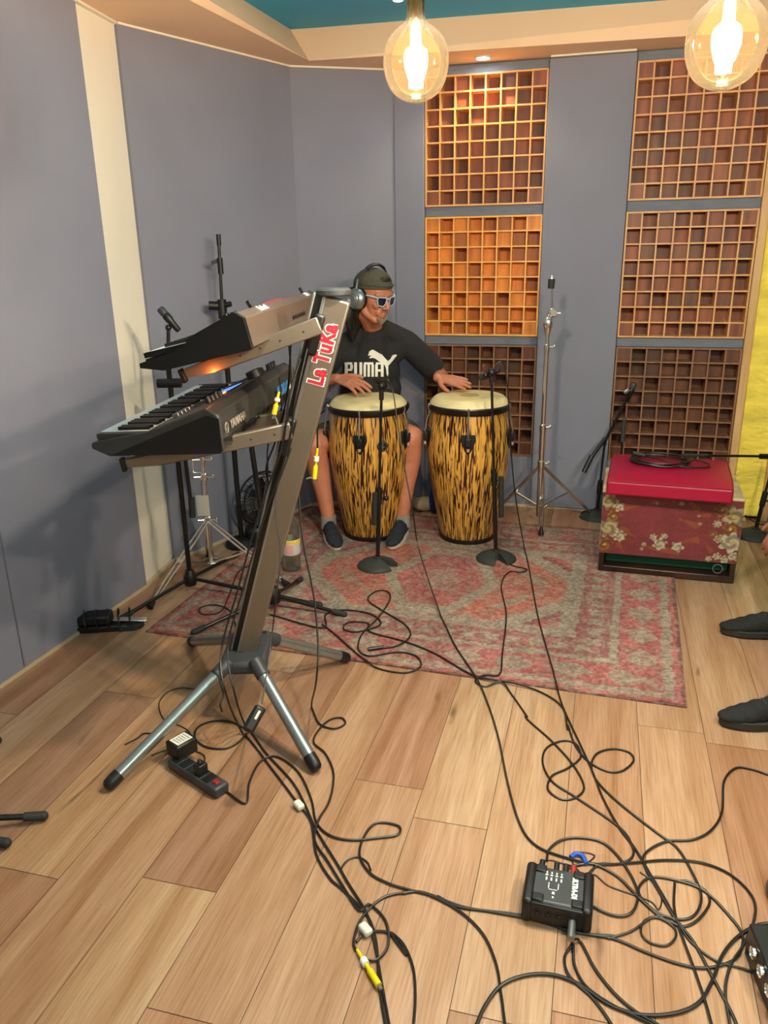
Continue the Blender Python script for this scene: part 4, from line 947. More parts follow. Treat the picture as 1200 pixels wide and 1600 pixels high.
# ================================================================== WATER BOTTLE
def bottle():
    c = fl(457, 892); c.z = .006; t = thing('water_bottle', 'clear plastic water bottle with a yellow topped label, on the rug behind the column', 'bottle', c)
    pr = [(.001, .004), (.03, 0), (.04, .006), (.043, .02), (.041, .05), (.0435, .06), (.0435, .16), (.041, .17), (.043, .18), (.043, .215), (.038, .245), (.024, .275), (.0145, .29), (.0145, .31), (.013, .312)]
    MB().lathe(pr, c, 36).build('bottle_body', 'water', t, True, ang=70)
    MB().cyl(c + V((0, 0, .305)), c + V((0, 0, .325)), .0155, n=20).build('cap', 'white', t, True, .002)
    lb = MB().lathe([(.044, .09), (.0446, .092), (.0446, .165), (.044, .167)], c, 36).build('label_wrap', mat('translucent_label', 'c6bfb6', .6), t)
    MB().lathe([(.0449, .148), (.0452, .15), (.0452, .164), (.0449, .166)], c, 36).build('label_band', 'labely', lb)
    MB().lathe([(.0449, .098), (.0452, .1), (.0452, .142), (.0449, .144)], c, 8, a0=-2.1, a1=-1.2).build('label_panel', 'labelp', lb)
bottle()
# ================================================================== FLOOR ELECTRICS
def strip():
    a = fl(272, 1188, .015); b = fl(348, 1237, .015); d = (b - a).normalized(); s = V((-d.y, d.x, 0)); U = V((0, 0, 1)); L = (b - a).length; c = (a + b) / 2; c.z = 0
    t = thing('power_strip', 'black power strip with a red switch on the floor between the front stand legs', 'power strip', c)
    MB().box(c + U * .017, (L, .052, .034), d, s, U).build('housing', 'greyd', t, True, .008, seg=3)
    o = MB()
    for k in range(5):
        q = c + d * (-L / 2 + .03 + k * .036) + U * .0345; o.cyl(q + s * .008 - U * .002, q + s * .008, .004, n=8); o.cyl(q - s * .008 - U * .002, q - s * .008, .004, n=8); o.box(q, (.028, .04, .0012), d, s, U)
    o.build('sockets', 'black', t, False)
    MB().box(c + d * (L / 2 - .028) + U * .035, (.02, .016, .006), d, s, U).build('switch', 'red', t, True, .002)
    q = c + d * .02 + U * .05; MB().box(q, (.03, .032, .034), d, s, U).sweep([q + U * .015, q + U * .03 - d * .006], [.009, .004], 10).build('plug', 'black', t, True, .004)
    # wall wart plugged at the far end
    w_ = c - d * (L / 2 - .004) + s * .03 + U * .052; wt = thing('power_adapter', 'black power adapter with a white label, on the far end of the power strip', 'adapter', w_ - U * .02)
    MB().box(w_, (.062, .075, .05), d, s, U).build('adapter_body', 'black', wt, True, .006)
    MB().box(w_ + U * .0256, (.044, .055, .001), d, s, U).build('rating_label', 'paper', wt, False)
    m = MB()
    for k in range(5): m.box(w_ + U * .0264 + s * (-.018 + k * .009), (.032 - .006 * (k % 2), .0018, .0004), d, s, U)
    m.build('label_print', 'greyd', wt, False); return t
strip()
def inline():
    a = at(408, 1104, 1.93); b = at(386, 1143, 1.88); a.z = max(a.z, .05); d = (b - a).normalized(); t = thing('inline_adapter', 'black inline power brick hanging on its cord by the right front leg', 'adapter', (a + b) / 2)
    x = d.cross(V((0, 1, 0))).normalized(); y = d.cross(x)
    MB().box((a + b) / 2, ((b - a).length, .032, .028), d, x, y).build('adapter_body', 'black', t, True, .008, seg=3)
    MB().box((a + b) / 2 - d * .012 - y * .0142 if y.y > 0 else (a + b) / 2 - d * .012 + y * .0142, (.026, .007, .001), d, x, y).build('label', 'paper', t, False)
inline()
def pedal():
    a = fl(118, 993); b = fl(222, 986); d = (b - a).normalized(); s = V((-d.y, d.x, 0)); U = V((0, 0, 1)); L = (b - a).length; c = (a + b) / 2 + s * .05; c.z = 0
    t = thing('sustain_pedal', 'black piano style foot pedal wrapped in its own cable, by the left wall', 'pedal', c)
    MB().box(c - d * .03 + U * .014, (L - .06, .085, .028), d, s, U).build('pedal_base', 'black', t, True, .006)
    MB().box(c - d * .06 + U * .05, (.135, .078, .044), d, s, U).build('pedal_housing', 'black', t, True, .01)
    MB().box(c + d * .08 + U * .034, (.14, .034, .006), (d * 1 - U * .08).normalized(), s, (U + d * .08).normalized()).build('lever', 'chrome', t, True, .002)
    m = MB(); n = 20; pts = []
    m.prism([(math.cos(i * PI / 8) * .045 if True else 0, math.sin(i * PI / 8) * .045) for i in range(-4, 5)] + [(-.05, .045), (-.05, -.045)], c + d * .09, d, s, U, .022); m.build('toe_plate', 'rubber', t, True, .004)
    pts = []
    for k in range(5):
        x0 = -.11 + k * .045
        for i in range(8):
            an = 2 * PI * i / 8; pts.append(c + d * (x0 + i * .005) + s * (.05 * math.cos(an)) + U * (.042 + .04 * math.sin(an)))
    pts = [V((p_.x, p_.y, max(p_.z, .004))) for p_ in pts]
    MB().sweep(spline(pts, 3), .003, 6).build('wrapped_cable', 'cable', t)
pedal()
def dibox():
    c = fl(872, 1402, .03); c.z = 0; X = (fl(930, 1382, .04) - fl(826, 1362, .04)).normalized(); Y = V((-X.y, X.x, 0)); U = V((0, 0, 1))
    # tilted: top faces back up toward the camera
    tl = math.radians(0); t = thing('direct_box', 'rugged black active direct box with white lettering among the cables', 'audio box', c)
    Wd, Dp, Hh = .125, .115, .058
    MB().box(c + U * (.004 + Hh / 2), (Wd, Dp, Hh), X, Y, U).build('housing', 'greyd', t, True, .008, seg=3)
    for sx in (-1, 1):
        b = MB().box(c + X * (sx * (Wd / 2 + .004)) + U * (Hh / 2 + .004), (.026, Dp + .016, Hh + .008), X, Y, U).build('rubber_bumper', 'black', t, True, .011, seg=4)
        for sy in (-1, 1): MB().box(c + X * (sx * (Wd / 2 - .018)) + Y * (sy * (Dp / 2 - .012)) + U * (Hh + .006), (.026, .022, .006), X, Y, U).build('bumper_tab', 'black', t, True, .003)
    MB().box(c - Y * (Dp / 2 + .002) + U * (Hh / 2 + .004), (Wd - .006, .008, Hh - .004), X, Y, U).build('front_panel', 'black', t, True, .003)
    k = MB()
    for i in range(4):
        q = c - Y * (Dp / 2 + .0065) + X * (-.042 + i * .024) + U * (.036); k.torus(q, .0085, .0012, Y, 20, 6); k.cyl(q, q - Y * .004, .004, n=10)
    k.build('jack_rings', 'rubber', t)
    top = U * (Hh + .0045)
    m = MB(); put_text(m, 'ULTRA-DI', .016, c + X * .036 + Y * .004 + top, -Y, X, .9, ext=.0002, bold=.0012)
    for i in range(4):
        q = c + X * (-.03 + i * .0115) + Y * .03 + top; m.box(q, (.006, .004, .0005), X, Y, U); m.box(q - Y * .012, (.0035, .010, .0005), X, Y, U); m.box(q + Y * .008, (.003, .006, .0005), X, Y, U)
        q2 = q - Y * .022
    for i in range(2): m.box(c + X * (-.023 + i * .022) + Y * (-.002) + top, (.002, .018, .0004), X, Y, U); m.box(c + X * (-.018 + i * .01) + Y * (-.014) + top, (.009, .0016, .0004), X, Y, U)
    m.box(c + X * -.011 + Y * (-.024) + top, (.006, .007, .0005), X, Y, U); m.box(c + X * -.011 + Y * (-.037) + top, (.004, .005, .0005), X, Y, U)
    m.build('panel_print', 'ink', t, False)
    for i, x in enumerate((-.045, -.01, .012, .03)):
        q = c + Y * (Dp / 2) + X * x + U * .04; MB().cyl(q, q + Y * .035 + U * .004, .007, n=12).build('plug', 'black' if i != 3 else 'red', t)
    q = c - Y * (Dp / 2 + .006) + X * .036 + U * .03; p_ = MB().cyl(q, q - Y * .05, .0085, n=14).build('cable_connector', 'silver', t)
    return c, X, Y
DC, DX, DY = dibox()
def mixer():
    c0 = fl(1170, 1442, .085); t = thing('mixing_console', 'black mixer with a column of silver jacks, cut by the lower right corner', 'mixer', (c0.x + .15, c0.y - .2, 0))
    a = c0; bdir = (fl(1196, 1590, .06) - fl(1165, 1510, .06)).normalized(); bdir.z = 0; bdir.normalize(); X = V((-bdir.y, bdir.x, 0)); X = X if X.x > 0 else -X; U = V((0, 0, 1))
    Wd, L = .30, .42; o = V((a.x, a.y, 0))
    MB().box(o + X * Wd / 2 + bdir * L / 2 + U * .0425, (Wd, L, .085), X, bdir, U).build('chassis', 'black', t, True, .004)
    MB().box(o + X * .04 + bdir * L / 2 + U * .087, (.0025, L - .01, .004), X, bdir, U).build('trim_line', 'silver', t, False)
    for k in range(8):
        q = o + bdir * (.05 + k * .045) + U * .055 - X * .001; j = MB().lathe([(.0001, .004), (.006, .004), (.007, .008), (.013, .006), (.0135, 0), (.0001, 0)], q, 20, A=-X); j.build('jack_socket', 'chrome', t)
    for k in range(8):
        for r_ in range(3): MB().lathe([(.0001, .016), (.006, .016), (.008, 0), (.0001, 0)], o + bdir * (.05 + k * .045) + X * (.09 + r_ * .05) + U * .085, 14).build('knob', 'white' if r_ == 0 else 'greyd', t)
    m = MB(); put_text(m, '1', .022, o + X * .055 + bdir * .035 + U * .0855, bdir, X, 1, bold=.001); m.build('channel_print', 'ink', t, False)
mixer()
def wedge():
    c = fl(1222, 1425); t = thing('foot_controller', 'dark grey rounded object at the right edge above the mixer', 'equipment', (c.x + .05, c.y, 0))
    MB().lathe([(.0001, .06), (.06, .055), (.1, .035), (.105, .01), (.1, 0), (.0001, 0)], V((c.x + .085, c.y + .02, 0)), 40).build('rubber_shell', 'greyd', t)
wedge()
# ================================================================== CABLES
def zc(o, s): return lambda L: [(o[0] + x / s, o[1] + y / s) for x, y in L]
ZA = zc((140, 980), 2.4); ZB = zc((700, 1100), 2.4); ZR = zc((380, 780), 1.66667); ZL = zc((600, 1000), 2.0)
NC = [0]
def cable(label, floor_px, start=(), end=(), r=.0032, name='cable', grp=None, m='cable'):
    NC[0] += 1; z = r + .0005 + .0003 * (NC[0] % 5)
    def onrug(p_):
        d = p_ - V((-.993, 2.936, 0)); s = d.dot(V((2.002, -.632, 0)).normalized()); t = d.dot(V((.301, .954, 0)).normalized()); return -.01 < s < 2.11 and -.01 < t < 1.73
    P = []
    for (x, y) in floor_px:
        q = fl(x, y, z)
        if onrug(q): q = fl(x, y, z + .007)
        P.append(q)
    pts = [V(p_) for p_ in start] + P + [V(p_) for p_ in end]
    pts = spline(pts, 7)
    for p_ in pts: p_.z = max(p_.z, z + (.007 if onrug(p_) else 0))
    o = MB().sweep(pts, r, 7).build(name, m, None, True, loc=pts[0], label=label, cat='cable', group=grp)
    return o
hub = V((KB.x, 2.26, KB.z))
def colp(px, py, Y=2.27): return at(px, py, Y)
mic1e = m1 + V((-.02, -.02, .03)); 
# bundle from the keyboards down the column, across the floor to the bottom edge
cable('thick black cable leaving the keyboard stand on the left of the bundle', ZA([(575, 400), (690, 540), (780, 660), (830, 730), (850, 850), (900, 940), (950, 985), (1040, 1080), (1075, 1180), (1085, 1330), (1110, 1500), (1115, 1560)]),
      [colp(470, 560), colp(452, 620, 2.25), colp(440, 700, 2.25), colp(405, 800, 2.25), colp(372, 920, 2.24), colp(346, 1015, 2.2), at(352, 1080, 2.12)])
cable('thick black cable in the middle of the bundle from the keyboard stand', ZA([(590, 380), (660, 470), (760, 580), (810, 670), (850, 760), (930, 890), (970, 960), (1040, 1075), (1070, 1190), (1095, 1330), (1125, 1500), (1135, 1570)]),
      [colp(480, 545), colp(463, 620, 2.24), colp(447, 710, 2.24), colp(412, 810, 2.24), colp(380, 920, 2.23), colp(356, 1010, 2.2), at(367, 1085, 2.12)])
cable('black cord of the power strip crossing the bundle and curving off to the bottom right', ZA([(515, 618), (585, 660), (600, 580), (640, 505), (700, 485), (780, 540), (830, 640), (850, 730), (900, 780), (980, 798), (1080, 790), (1155, 778), (1158, 745), (1080, 733), (1035, 775), (1012, 850), (1050, 920), (1120, 960), (1200, 985)]) + ZL([(150, 800), (240, 850), (310, 920), (350, 1010), (365, 1100), (378, 1200), (384, 1260)]))
cable('black cable hanging from the column that loops beside the right front stand leg', ZA([(832, 300), (860, 360), (915, 380), (958, 362), (945, 340), (905, 345), (865, 378), (840, 430), (885, 475), (915, 550), (900, 650), (858, 725), (845, 800), (895, 880), (950, 970), (1010, 1060), (1050, 1040), (1110, 1100), (1120, 1190), (1080, 1245), (1040, 1248)]),
      [at(466, 770, 2.6), at(474, 850, 2.5), at(490, 930, 2.35), at(497, 1010, 2.2), at(494, 1065, 2.15)])
cable('black cable looped on the floor behind the inline power brick', ZA([(585, 400), (560, 430), (510, 455), (440, 450), (398, 420), (402, 380), (450, 355), (520, 352), (570, 375), (590, 395)]), (), [at(386, 1143, 1.88)])
cable('thin black lead hanging in front of the stand to the inline power brick', [], [at(455, 700, 2.25), at(430, 780, 2.22), at(438, 860, 2.15), at(432, 930, 2.1), at(425, 990, 2.08), at(417, 1050, 2.0), at(409, 1100, 1.93)], r=.0022)
cable('thin lead from the adapter looping behind the left front stand leg', ZA([(360, 460), (385, 440), (375, 395), (340, 370), (290, 355), (265, 320), (262, 280), (290, 245), (340, 228), (400, 232), (440, 230), (445, 195)]), r=.0018)
cable('thin lead from the power strip plug curling up to the adapter', ZA([(430, 515), (428, 480), (380, 462), (300, 460), (260, 470), (232, 482)]), r=.0018)
cable('thin stray cable end showing left of the left front stand leg', ZA([(255, 400), (205, 398), (180, 415), (132, 440)]), r=.0022)
cable('short black cable ends dangling under the stand hub', [], [at(346, 1028, 2.2), at(343, 1060, 2.16), at(349, 1085, 2.14), at(344, 1100, 2.12), at(347, 1112, 2.12)], r=.003)
# loops of cable that swing to the right of the bundle
cable('black cable arc leaving the bundle towards the right box', ZA([(1000, 1215), (990, 1180), (1010, 1110), (1050, 1055), (1110, 1010), (1200, 992)]) + ZL([(60, 792), (120, 788), (240, 832), (340, 850), (440, 868), (520, 890), (600, 915), (720, 925)]))
cable('black cable ring lying right of the yellow plug', ZA([(1000, 1180), (1030, 1150), (1090, 1140), (1150, 1160), (1190, 1230)]) + ZL([(20, 915), (60, 950), (90, 1020), (98, 1110), (92, 1210), (90, 1260)]))
cable('black zip tied cable ring standing on the bundle', ZA([(955, 935), (945, 905), (970, 872), (1005, 862), (1040, 880), (1055, 912)]), r=.0024)
# right side tangle
cable('black microphone cable from the left conga running down to the direct box', [(690, 965), (712, 1010), (745, 1060)] + ZB([(150, 0), (190, 130), (225, 300), (270, 450), (330, 530), (440, 575), (560, 600), (690, 595), (820, 585), (950, 595), (1060, 640), (1140, 720), (1150, 800), (1110, 900), (1060, 980), (1040, 1080), (1060, 1215)]),
      [m1 + V((.0, -.01, .02)), m1 + V((.03, -.02, .03)), at(614, 612, 3.58), at(621, 660, 3.55), at(632, 730, 3.5), at(645, 800, 3.45), at(655, 860, 3.45)], grp=None)
cable('black cable with a double loop on the planks left of the long diagonal ones', ZB([(290, 40), (300, 60), (390, 140), (470, 230), (510, 310), (480, 350), (425, 357), (375, 320), (390, 270), (450, 240), (497, 200), (480, 150), (430, 138), (370, 165), (355, 220), (390, 290), (480, 350), (640, 460), (690, 530), (690, 575), (640, 600), (570, 600), (520, 640), (480, 640)]))
cable('black cable with a round loop on the planks, right of the long diagonal ones', ZB([(450, 80), (475, 150), (520, 210), (590, 250), (650, 252), (695, 215), (680, 182), (620, 168), (560, 185), (538, 230), (560, 290), (640, 370), (780, 480), (860, 540), (920, 640), (950, 720), (930, 785), (880, 808), (800, 790), (735, 740), (715, 690), (760, 650), (850, 660), (960, 700), (1060, 800), (1105, 870), (1090, 940), (1040, 975), (950, 990), (850, 970), (740, 930), (620, 880), (480, 855), (290, 795), (60, 765), (0, 742), (-40, 720)]))
cable('black microphone cable from the right conga running diagonally to the bottom right', [(820, 860), (840, 960), (862, 1040), (878, 1100)] + ZB([(500, 160), (545, 260), (580, 350), (640, 460), (700, 540), (760, 640), (840, 780), (900, 930), (960, 1100), (992, 1215)]),
      [m2 + V((.01, -.01, .03)), m2 + V((.04, -.01, .05)), at(789, 576, 3.68), at(794, 620, 3.68), at(798, 700, 3.72), at(806, 780, 3.75)])
cable('black cable coming in from the right edge and winding down to the corner', ZB([(1700, 420), (1420, 330), (1240, 280), (1200, 265), (1140, 245), (1080, 240), (1035, 290), (1028, 400), (990, 470), (920, 508), (820, 515), (745, 555), (735, 600), (790, 700), (850, 800), (920, 890), (980, 1000), (1060, 1150), (1090, 1220)]))
cable('black cable bowed over the direct box in a wide loop', ZB([(370, 588), (380, 545), (430, 508), (510, 502), (590, 525), (660, 600), (710, 700), (695, 775), (640, 795), (560, 768), (480, 712), (445, 655), (455, 615), (510, 600), (560, 605), (640, 650), (720, 730), (800, 800), (860, 830)]))
cable('thick black cable sweeping along the bottom edge in a big arc', ZB([(100, 1220), (140, 1130), (200, 1055), (290, 1018), (390, 1015), (490, 1050), (600, 1125), (720, 1165), (850, 1160), (940, 1120), (990, 1040), (1030, 940), (1090, 870), (1160, 830), (1220, 822), (1280, 822)]), r=.004)
cable('black cable plugged into the front of the direct box, left of three', ZB([(465, 905), (437, 950), (455, 1020), (540, 1100), (600, 1180), (620, 1220)]), [DC - DY * .11 + DX * .034 + V((0, 0, .03))])
cable('black cable plugged into the front of the direct box, middle of three', ZB([(470, 910), (475, 980), (520, 1060), (620, 1130), (740, 1190), (790, 1215)]), [DC - DY * .11 + DX * .037 + V((0, 0, .028))])
cable('black cable plugged into the front of the direct box, right of three', ZB([(495, 890), (550, 990), (620, 1080), (700, 1150), (800, 1210)]), [DC - DY * .11 + DX * .04 + V((0, 0, .026))])
cable('small coil of black cable below the main tangle', ZB([(600, 880), (690, 850), (770, 800), (840, 830), (855, 870), (820, 905), (760, 895), (725, 860), (735, 815), (790, 795), (850, 810), (910, 890), (1000, 960), (1100, 990), (1180, 1015)]), r=.0026)
cable('black cable oval inside the main tangle', ZB([(850, 670), (848, 760), (870, 830), (930, 815), (980, 750), (965, 700), (900, 665), (860, 665)]))
cable('thin lead curling behind the direct box', ZB([(335, 605), (380, 585), (440, 600), (500, 605), (550, 570), (500, 555), (460, 575), (500, 635), (550, 640), (600, 680), (680, 710), (760, 740), (790, 770), (800, 720), (760, 660), (720, 630)]), r=.0018)
cable('blue cable band behind the direct box', ZB([(460, 575), (480, 562), (505, 570), (520, 600)]), r=.006, m='bluec')
# rug tangle
cable('black cable looped on the rug with an inline connector', ZR([(205, 325), (240, 352), (300, 405), (350, 440), (420, 452), (462, 435), (450, 408), (400, 398), (330, 408), (300, 390), (310, 350), (350, 310), (382, 262), (375, 240), (345, 240), (325, 262), (360, 288), (420, 325), (435, 355), (400, 382), (335, 390)]))
cable('black cable winding over the rug edge towards the long diagonal ones', ZR([(70, 300), (205, 335), (215, 300), (260, 288), (330, 298), (358, 325), (300, 345), (262, 338), (275, 320), (325, 323), (330, 345), (420, 370), (500, 402), (600, 458), (700, 478), (770, 500), (830, 540), (845, 600)]))
cable('black cable from the right conga stand base with a small loop at the rug edge', ZR([(672, 152), (700, 172), (738, 182), (725, 190), (692, 190), (672, 225), (685, 300), (675, 400), (668, 455), (630, 458), (604, 474), (630, 488), (672, 475), (700, 510), (740, 567)]))
cable('black cable loop on the rug behind the column', [(395, 880), (372, 895), (358, 930), (345, 955), (318, 960), (312, 950), (335, 945), (360, 955), (372, 990)], r=.0026)
cable('white thin cable behind the player on the floor', [(650, 790), (660, 780), (668, 790), (655, 800), (645, 792)], r=.003)
cable('black cord from the boom stand passing right of the floral box', [], [at(1165, 805, 3.9), at(1180, 816, 3.9), at(1200, 820, 3.9), at(1230, 810, 3.9)], r=.003)
cable('black lead hanging down behind the column from the lower keyboard', [], [at(437, 590, 2.7), at(440, 650, 2.5), at(430, 720, 2.45), at(415, 800, 2.42), at(400, 900, 2.42), at(398, 960, 2.42)], r=.003)
cable('second black lead hanging behind the column from the lower keyboard', [], [at(455, 530, 2.45), at(448, 620, 2.45), at(430, 690, 2.42), at(416, 730, 2.42), at(419, 770, 2.42), at(400, 850, 2.4)], r=.003)
cable('thin vertical black lead under the lower keyboard behind its arm', [], [at(451, 530, 2.8), at(452, 600, 2.8), at(420, 690, 2.8), at(418, 740, 2.8), at(408, 800, 2.75), at(400, 870, 2.7)], r=.003)
cable('black jack lead hanging right of the column with the yellow plug', [], [at(508, 640, 2.38), at(497, 655, 2.40), at(496, 700, 2.40)], r=.003)
def plug(a, b, label, extra=None):
    a, b = V(a), V(b); d = (b - a).normalized(); t = thing('jack_plug', label, 'plug', a, 'yellow jack plugs')
    L = (b - a).length
    MB().sweep([a, a + d * L * .55], [.0035, .005], 10).sweep([a + d * L * .55, a + d * L * .6, b], [.005, .0075, .0075], 12).build('plug_sleeve', 'yplug', t)
    MB().cyl(a + d * L * .28, a + d * L * .42, .0085, n=12).build('tape_band', 'white', t)
    MB().cyl(b, b + d * .012, .0045, n=10).build('plug_tip', 'silver', t)
    if extra: MB().sweep([b, b + V(extra) * .5 + V((0, 0, .004)), b + V(extra)], .003, 8).build('angled_tip', 'silver', t)
plug(at(496, 700, 2.40), at(491, 748, 2.40), 'yellow jack plug dangling right of the leaning column', (-.025, 0, .0))
plug(at(436, 612, 2.30), at(428, 648, 2.28), 'yellow jack plug behind the lower keyboard', (.01, 0, -.03))
plug(fl(558, 1484, .009), fl(592, 1540, .009), 'yellow jack plug lying on the floor at the bottom')
def tape(px, py, w_, label):
    c = fl(px, py, .012); t = MB().box(c, (.034, .022, .018), (.6, -.8, 0), (.8, .6, 0), (0, 0, 1)).build('cable_tag', 'paper', None, True, .006, label=label, cat='tag', loc=c)
tape(467, 1258, 0, 'white tape tag wrapped on the cable bundle by the power strip'); tape(571, 1452, 0, 'white tape tag on the bundle above the yellow floor plug')
MB().cyl(fl(575, 1015, .012), fl(600, 1011, .012), .008, n=12).build('cable_connector', 'blackm', None, loc=fl(588, 1013, .012), label='black inline connector on the looped cable on the rug', cat='connector')
MB().cyl(fl(457, 907, .02), fl(444, 917, .016), .013, .02, n=14).build('rubber_end', 'rubber', None, loc=fl(450, 912, .016), label='grey rubber end beside the water bottle', cat='stopper') if False else None
# things on the floor behind the congas
bg = fl(680, 800); MB().caps([V((bg.x, 4.43, .05)), V((bg.x + .03, 4.45, .13)), V((bg.x + .0, 4.47, .2))], [.045, .05, .03], 14).build('cloth_bag', 'bluec', None, True, ang=180, loc=(bg.x, 4.43, 0), label='blue cloth bag on the floor behind the gap between the congas', cat='bag')
MB().ball(V((.24, 4.45, .045)), (.07, .05, .042)).build('folded_cloth', 'beige', None, True, ang=180, loc=(.24, 4.45, 0), label='beige folded cloth on the floor behind the player\'s right foot in view', cat='cloth')
# ================================================================== PEOPLE
def hand(mb, wrist, fdir, up, thumb, s=1.0, curl=.25, spread=.11):
    """palm and five fingers; up = back of the hand, thumb = side the thumb leaves from (+1 or -1 along up x fdir)"""
    w_, f_, u_ = V(wrist), V(fdir).normalized(), V(up); u_ = (u_ - f_ * u_.dot(f_)).normalized(); sd = f_.cross(u_) * thumb   # towards the thumb
    mb.sweep([w_ - f_ * .01 * s, w_ + f_ * .03 * s, w_ + f_ * .085 * s], [.024 * s, .032 * s, .036 * s], 14, flat=.42, up=tuple(u_))
    for k in range(4):
        off = sd * ((.027 - .018 * k) * s)
        b0 = w_ + f_ * .02 * s + off * .7; b1 = w_ + f_ * ((.088, .092, .088, .08)[k]) * s + off
        mb.caps([b0, b1], [.011 * s, .0115 * s], 10)
        ang = spread * (1.4 - k); d = (f_ + sd * ang * .9).normalized(); p_ = b1; L = ((.041, .046, .042, .032)[k]) * s; c = curl
        pts = [p_]; rr = [.0102 * s]
        for j, (q, r_) in enumerate(((1, .0095), (.62, .0088), (.5, .0075))):
            d = (d * math.cos(c * (.7, 1.0, .7)[j]) - u_ * math.sin(c * (.7, 1.0, .7)[j])).normalized(); p_ = p_ + d * (L * q); pts.append(p_); rr.append(r_ * s)
        mb.caps(pts, rr, 10)
    t0 = w_ + f_ * .022 * s + sd * .020 * s; d = (f_ * .62 + sd * .78 - u_ * .12).normalized(); t1 = t0 + d * .038 * s; d2 = (f_ * .85 + sd * .45 - u_ * .2).normalized(); t2 = t1 + d2 * .032 * s; t3 = t2 + (f_ * .95 + sd * .2 - u_ * .25).normalized() * .022 * s
    mb.caps([w_ + f_ * .01 * s, t0, t1, t2, t3], [.018 * s, .0155 * s, .0118 * s, .0108 * s, .0088 * s], 10)
def head(mb, H, f, l, u, s=1.0):
    P = lambda a, b, c: H + f * (a * s) + l * (b * s) + u * (c * s)
    E = lambda a, b, c, r: mb.ball(P(a, b, c), [x * s for x in r], f, l, u, 20, 12)
    E(-.012, 0, .045, (.100, .078, .086)); E(.02, 0, .0, (.075, .068, .075)); E(.035, 0, -.045, (.055, .053, .062)); E(.066, 0, -.094, (.024, .028, .020))
    for k in (-1, 1):
        mb.caps([P(-.005, .058 * k, -.03), P(.015, .053 * k, -.07), P(.062, .02 * k, -.098)], [.018 * s, .018 * s, .017 * s])
        mb.caps([P(.083, .014 * k, .032), P(.074, .044 * k, .03)], [.0125 * s, .012 * s])
        E(.070, .036 * k, -.018, (.022, .020, .022)); E(-.008, .076 * k, -.002, (.019, .008, .032)); E(.100, .011 * k, -.03, (.012, .009, .009))
        E(.076, .031 * k, .008, (.013, .014, .011))
        E(.078, .020 * k, -.055, (.016, .018, .020))
    mb.caps([P(.088, 0, .03), P(.102, 0, .0), P(.114, 0, -.024)], [.009 * s, .0095 * s, .012 * s])
    mb.caps([P(.083, -.022, -.061), P(.096, 0, -.058), P(.083, .022, -.061)], [.006 * s, .0075 * s, .006 * s])
    mb.caps([P(.081, -.018, -.071), P(.093, 0, -.072), P(.081, .018, -.071)], [.006 * s, .008 * s, .006 * s])
def shoe(t, name_l, ankle, toe_dir, mats, label, L=.285, wd=.098, vx=.0045):
    toe_dir = V(toe_dir).normalized(); U = V((0, 0, 1)); s = toe_dir.cross(U); a = V(ankle); heel = V((a.x, a.y, .007)) - toe_dir * .065
    n = 24; out = []
    for i in range(n):
        th = 2 * PI * i / n; x = math.cos(th); y = math.sin(th); px = L / 2 + x * L / 2
        wk = (wd / 2) * (.80 + .22 * math.exp(-((px / L - .72) / .22) ** 2)) * (abs(y) ** .75) * (1 if y > 0 else -1)
        out.append((px, wk))
    MB().prism(out, heel, toe_dir, s, U, .026).build('sole', mats[1], t, True, .004)
    m = MB(); zt = [.105, .10, .092, .078, .060, .047, .038]; xs = [.05, .085, .13, .17, .205, .235, .258]
    ws = [.034, .037, .038, .042, .046, .043, .034]
    for i, (x, z, w2) in enumerate(zip(xs, zt, ws)): m.ball(heel + toe_dir * x + U * (.02 + (z - .02) * .42), (.040, w2, (z - .018) * .56 + .006), toe_dir, s, U, 16, 10)
    m.ball(heel + toe_dir * .04 + U * .055, (.034, .033, .052), toe_dir, s, U, 16, 10)
    up = fuse(m, 'upper', mats[0], t, .0045, 12)
    lc = MB()
    for k in range(5):
        c = heel + toe_dir * (.115 + k * .020) + U * (.098 - k * .0095 + .002); lc.sweep([c - s * .020, c + U * .004, c + s * .020], .0022, 6)
    if mats[2]: lc.build('laces', mats[2], t)
    return heel
def bvh_of(o):
    me = o.data; off = WL[o.name]; return BVHTree.FromPolygons([v.co + off for v in me.vertices], [tuple(p_.vertices) for p_ in me.polygons])
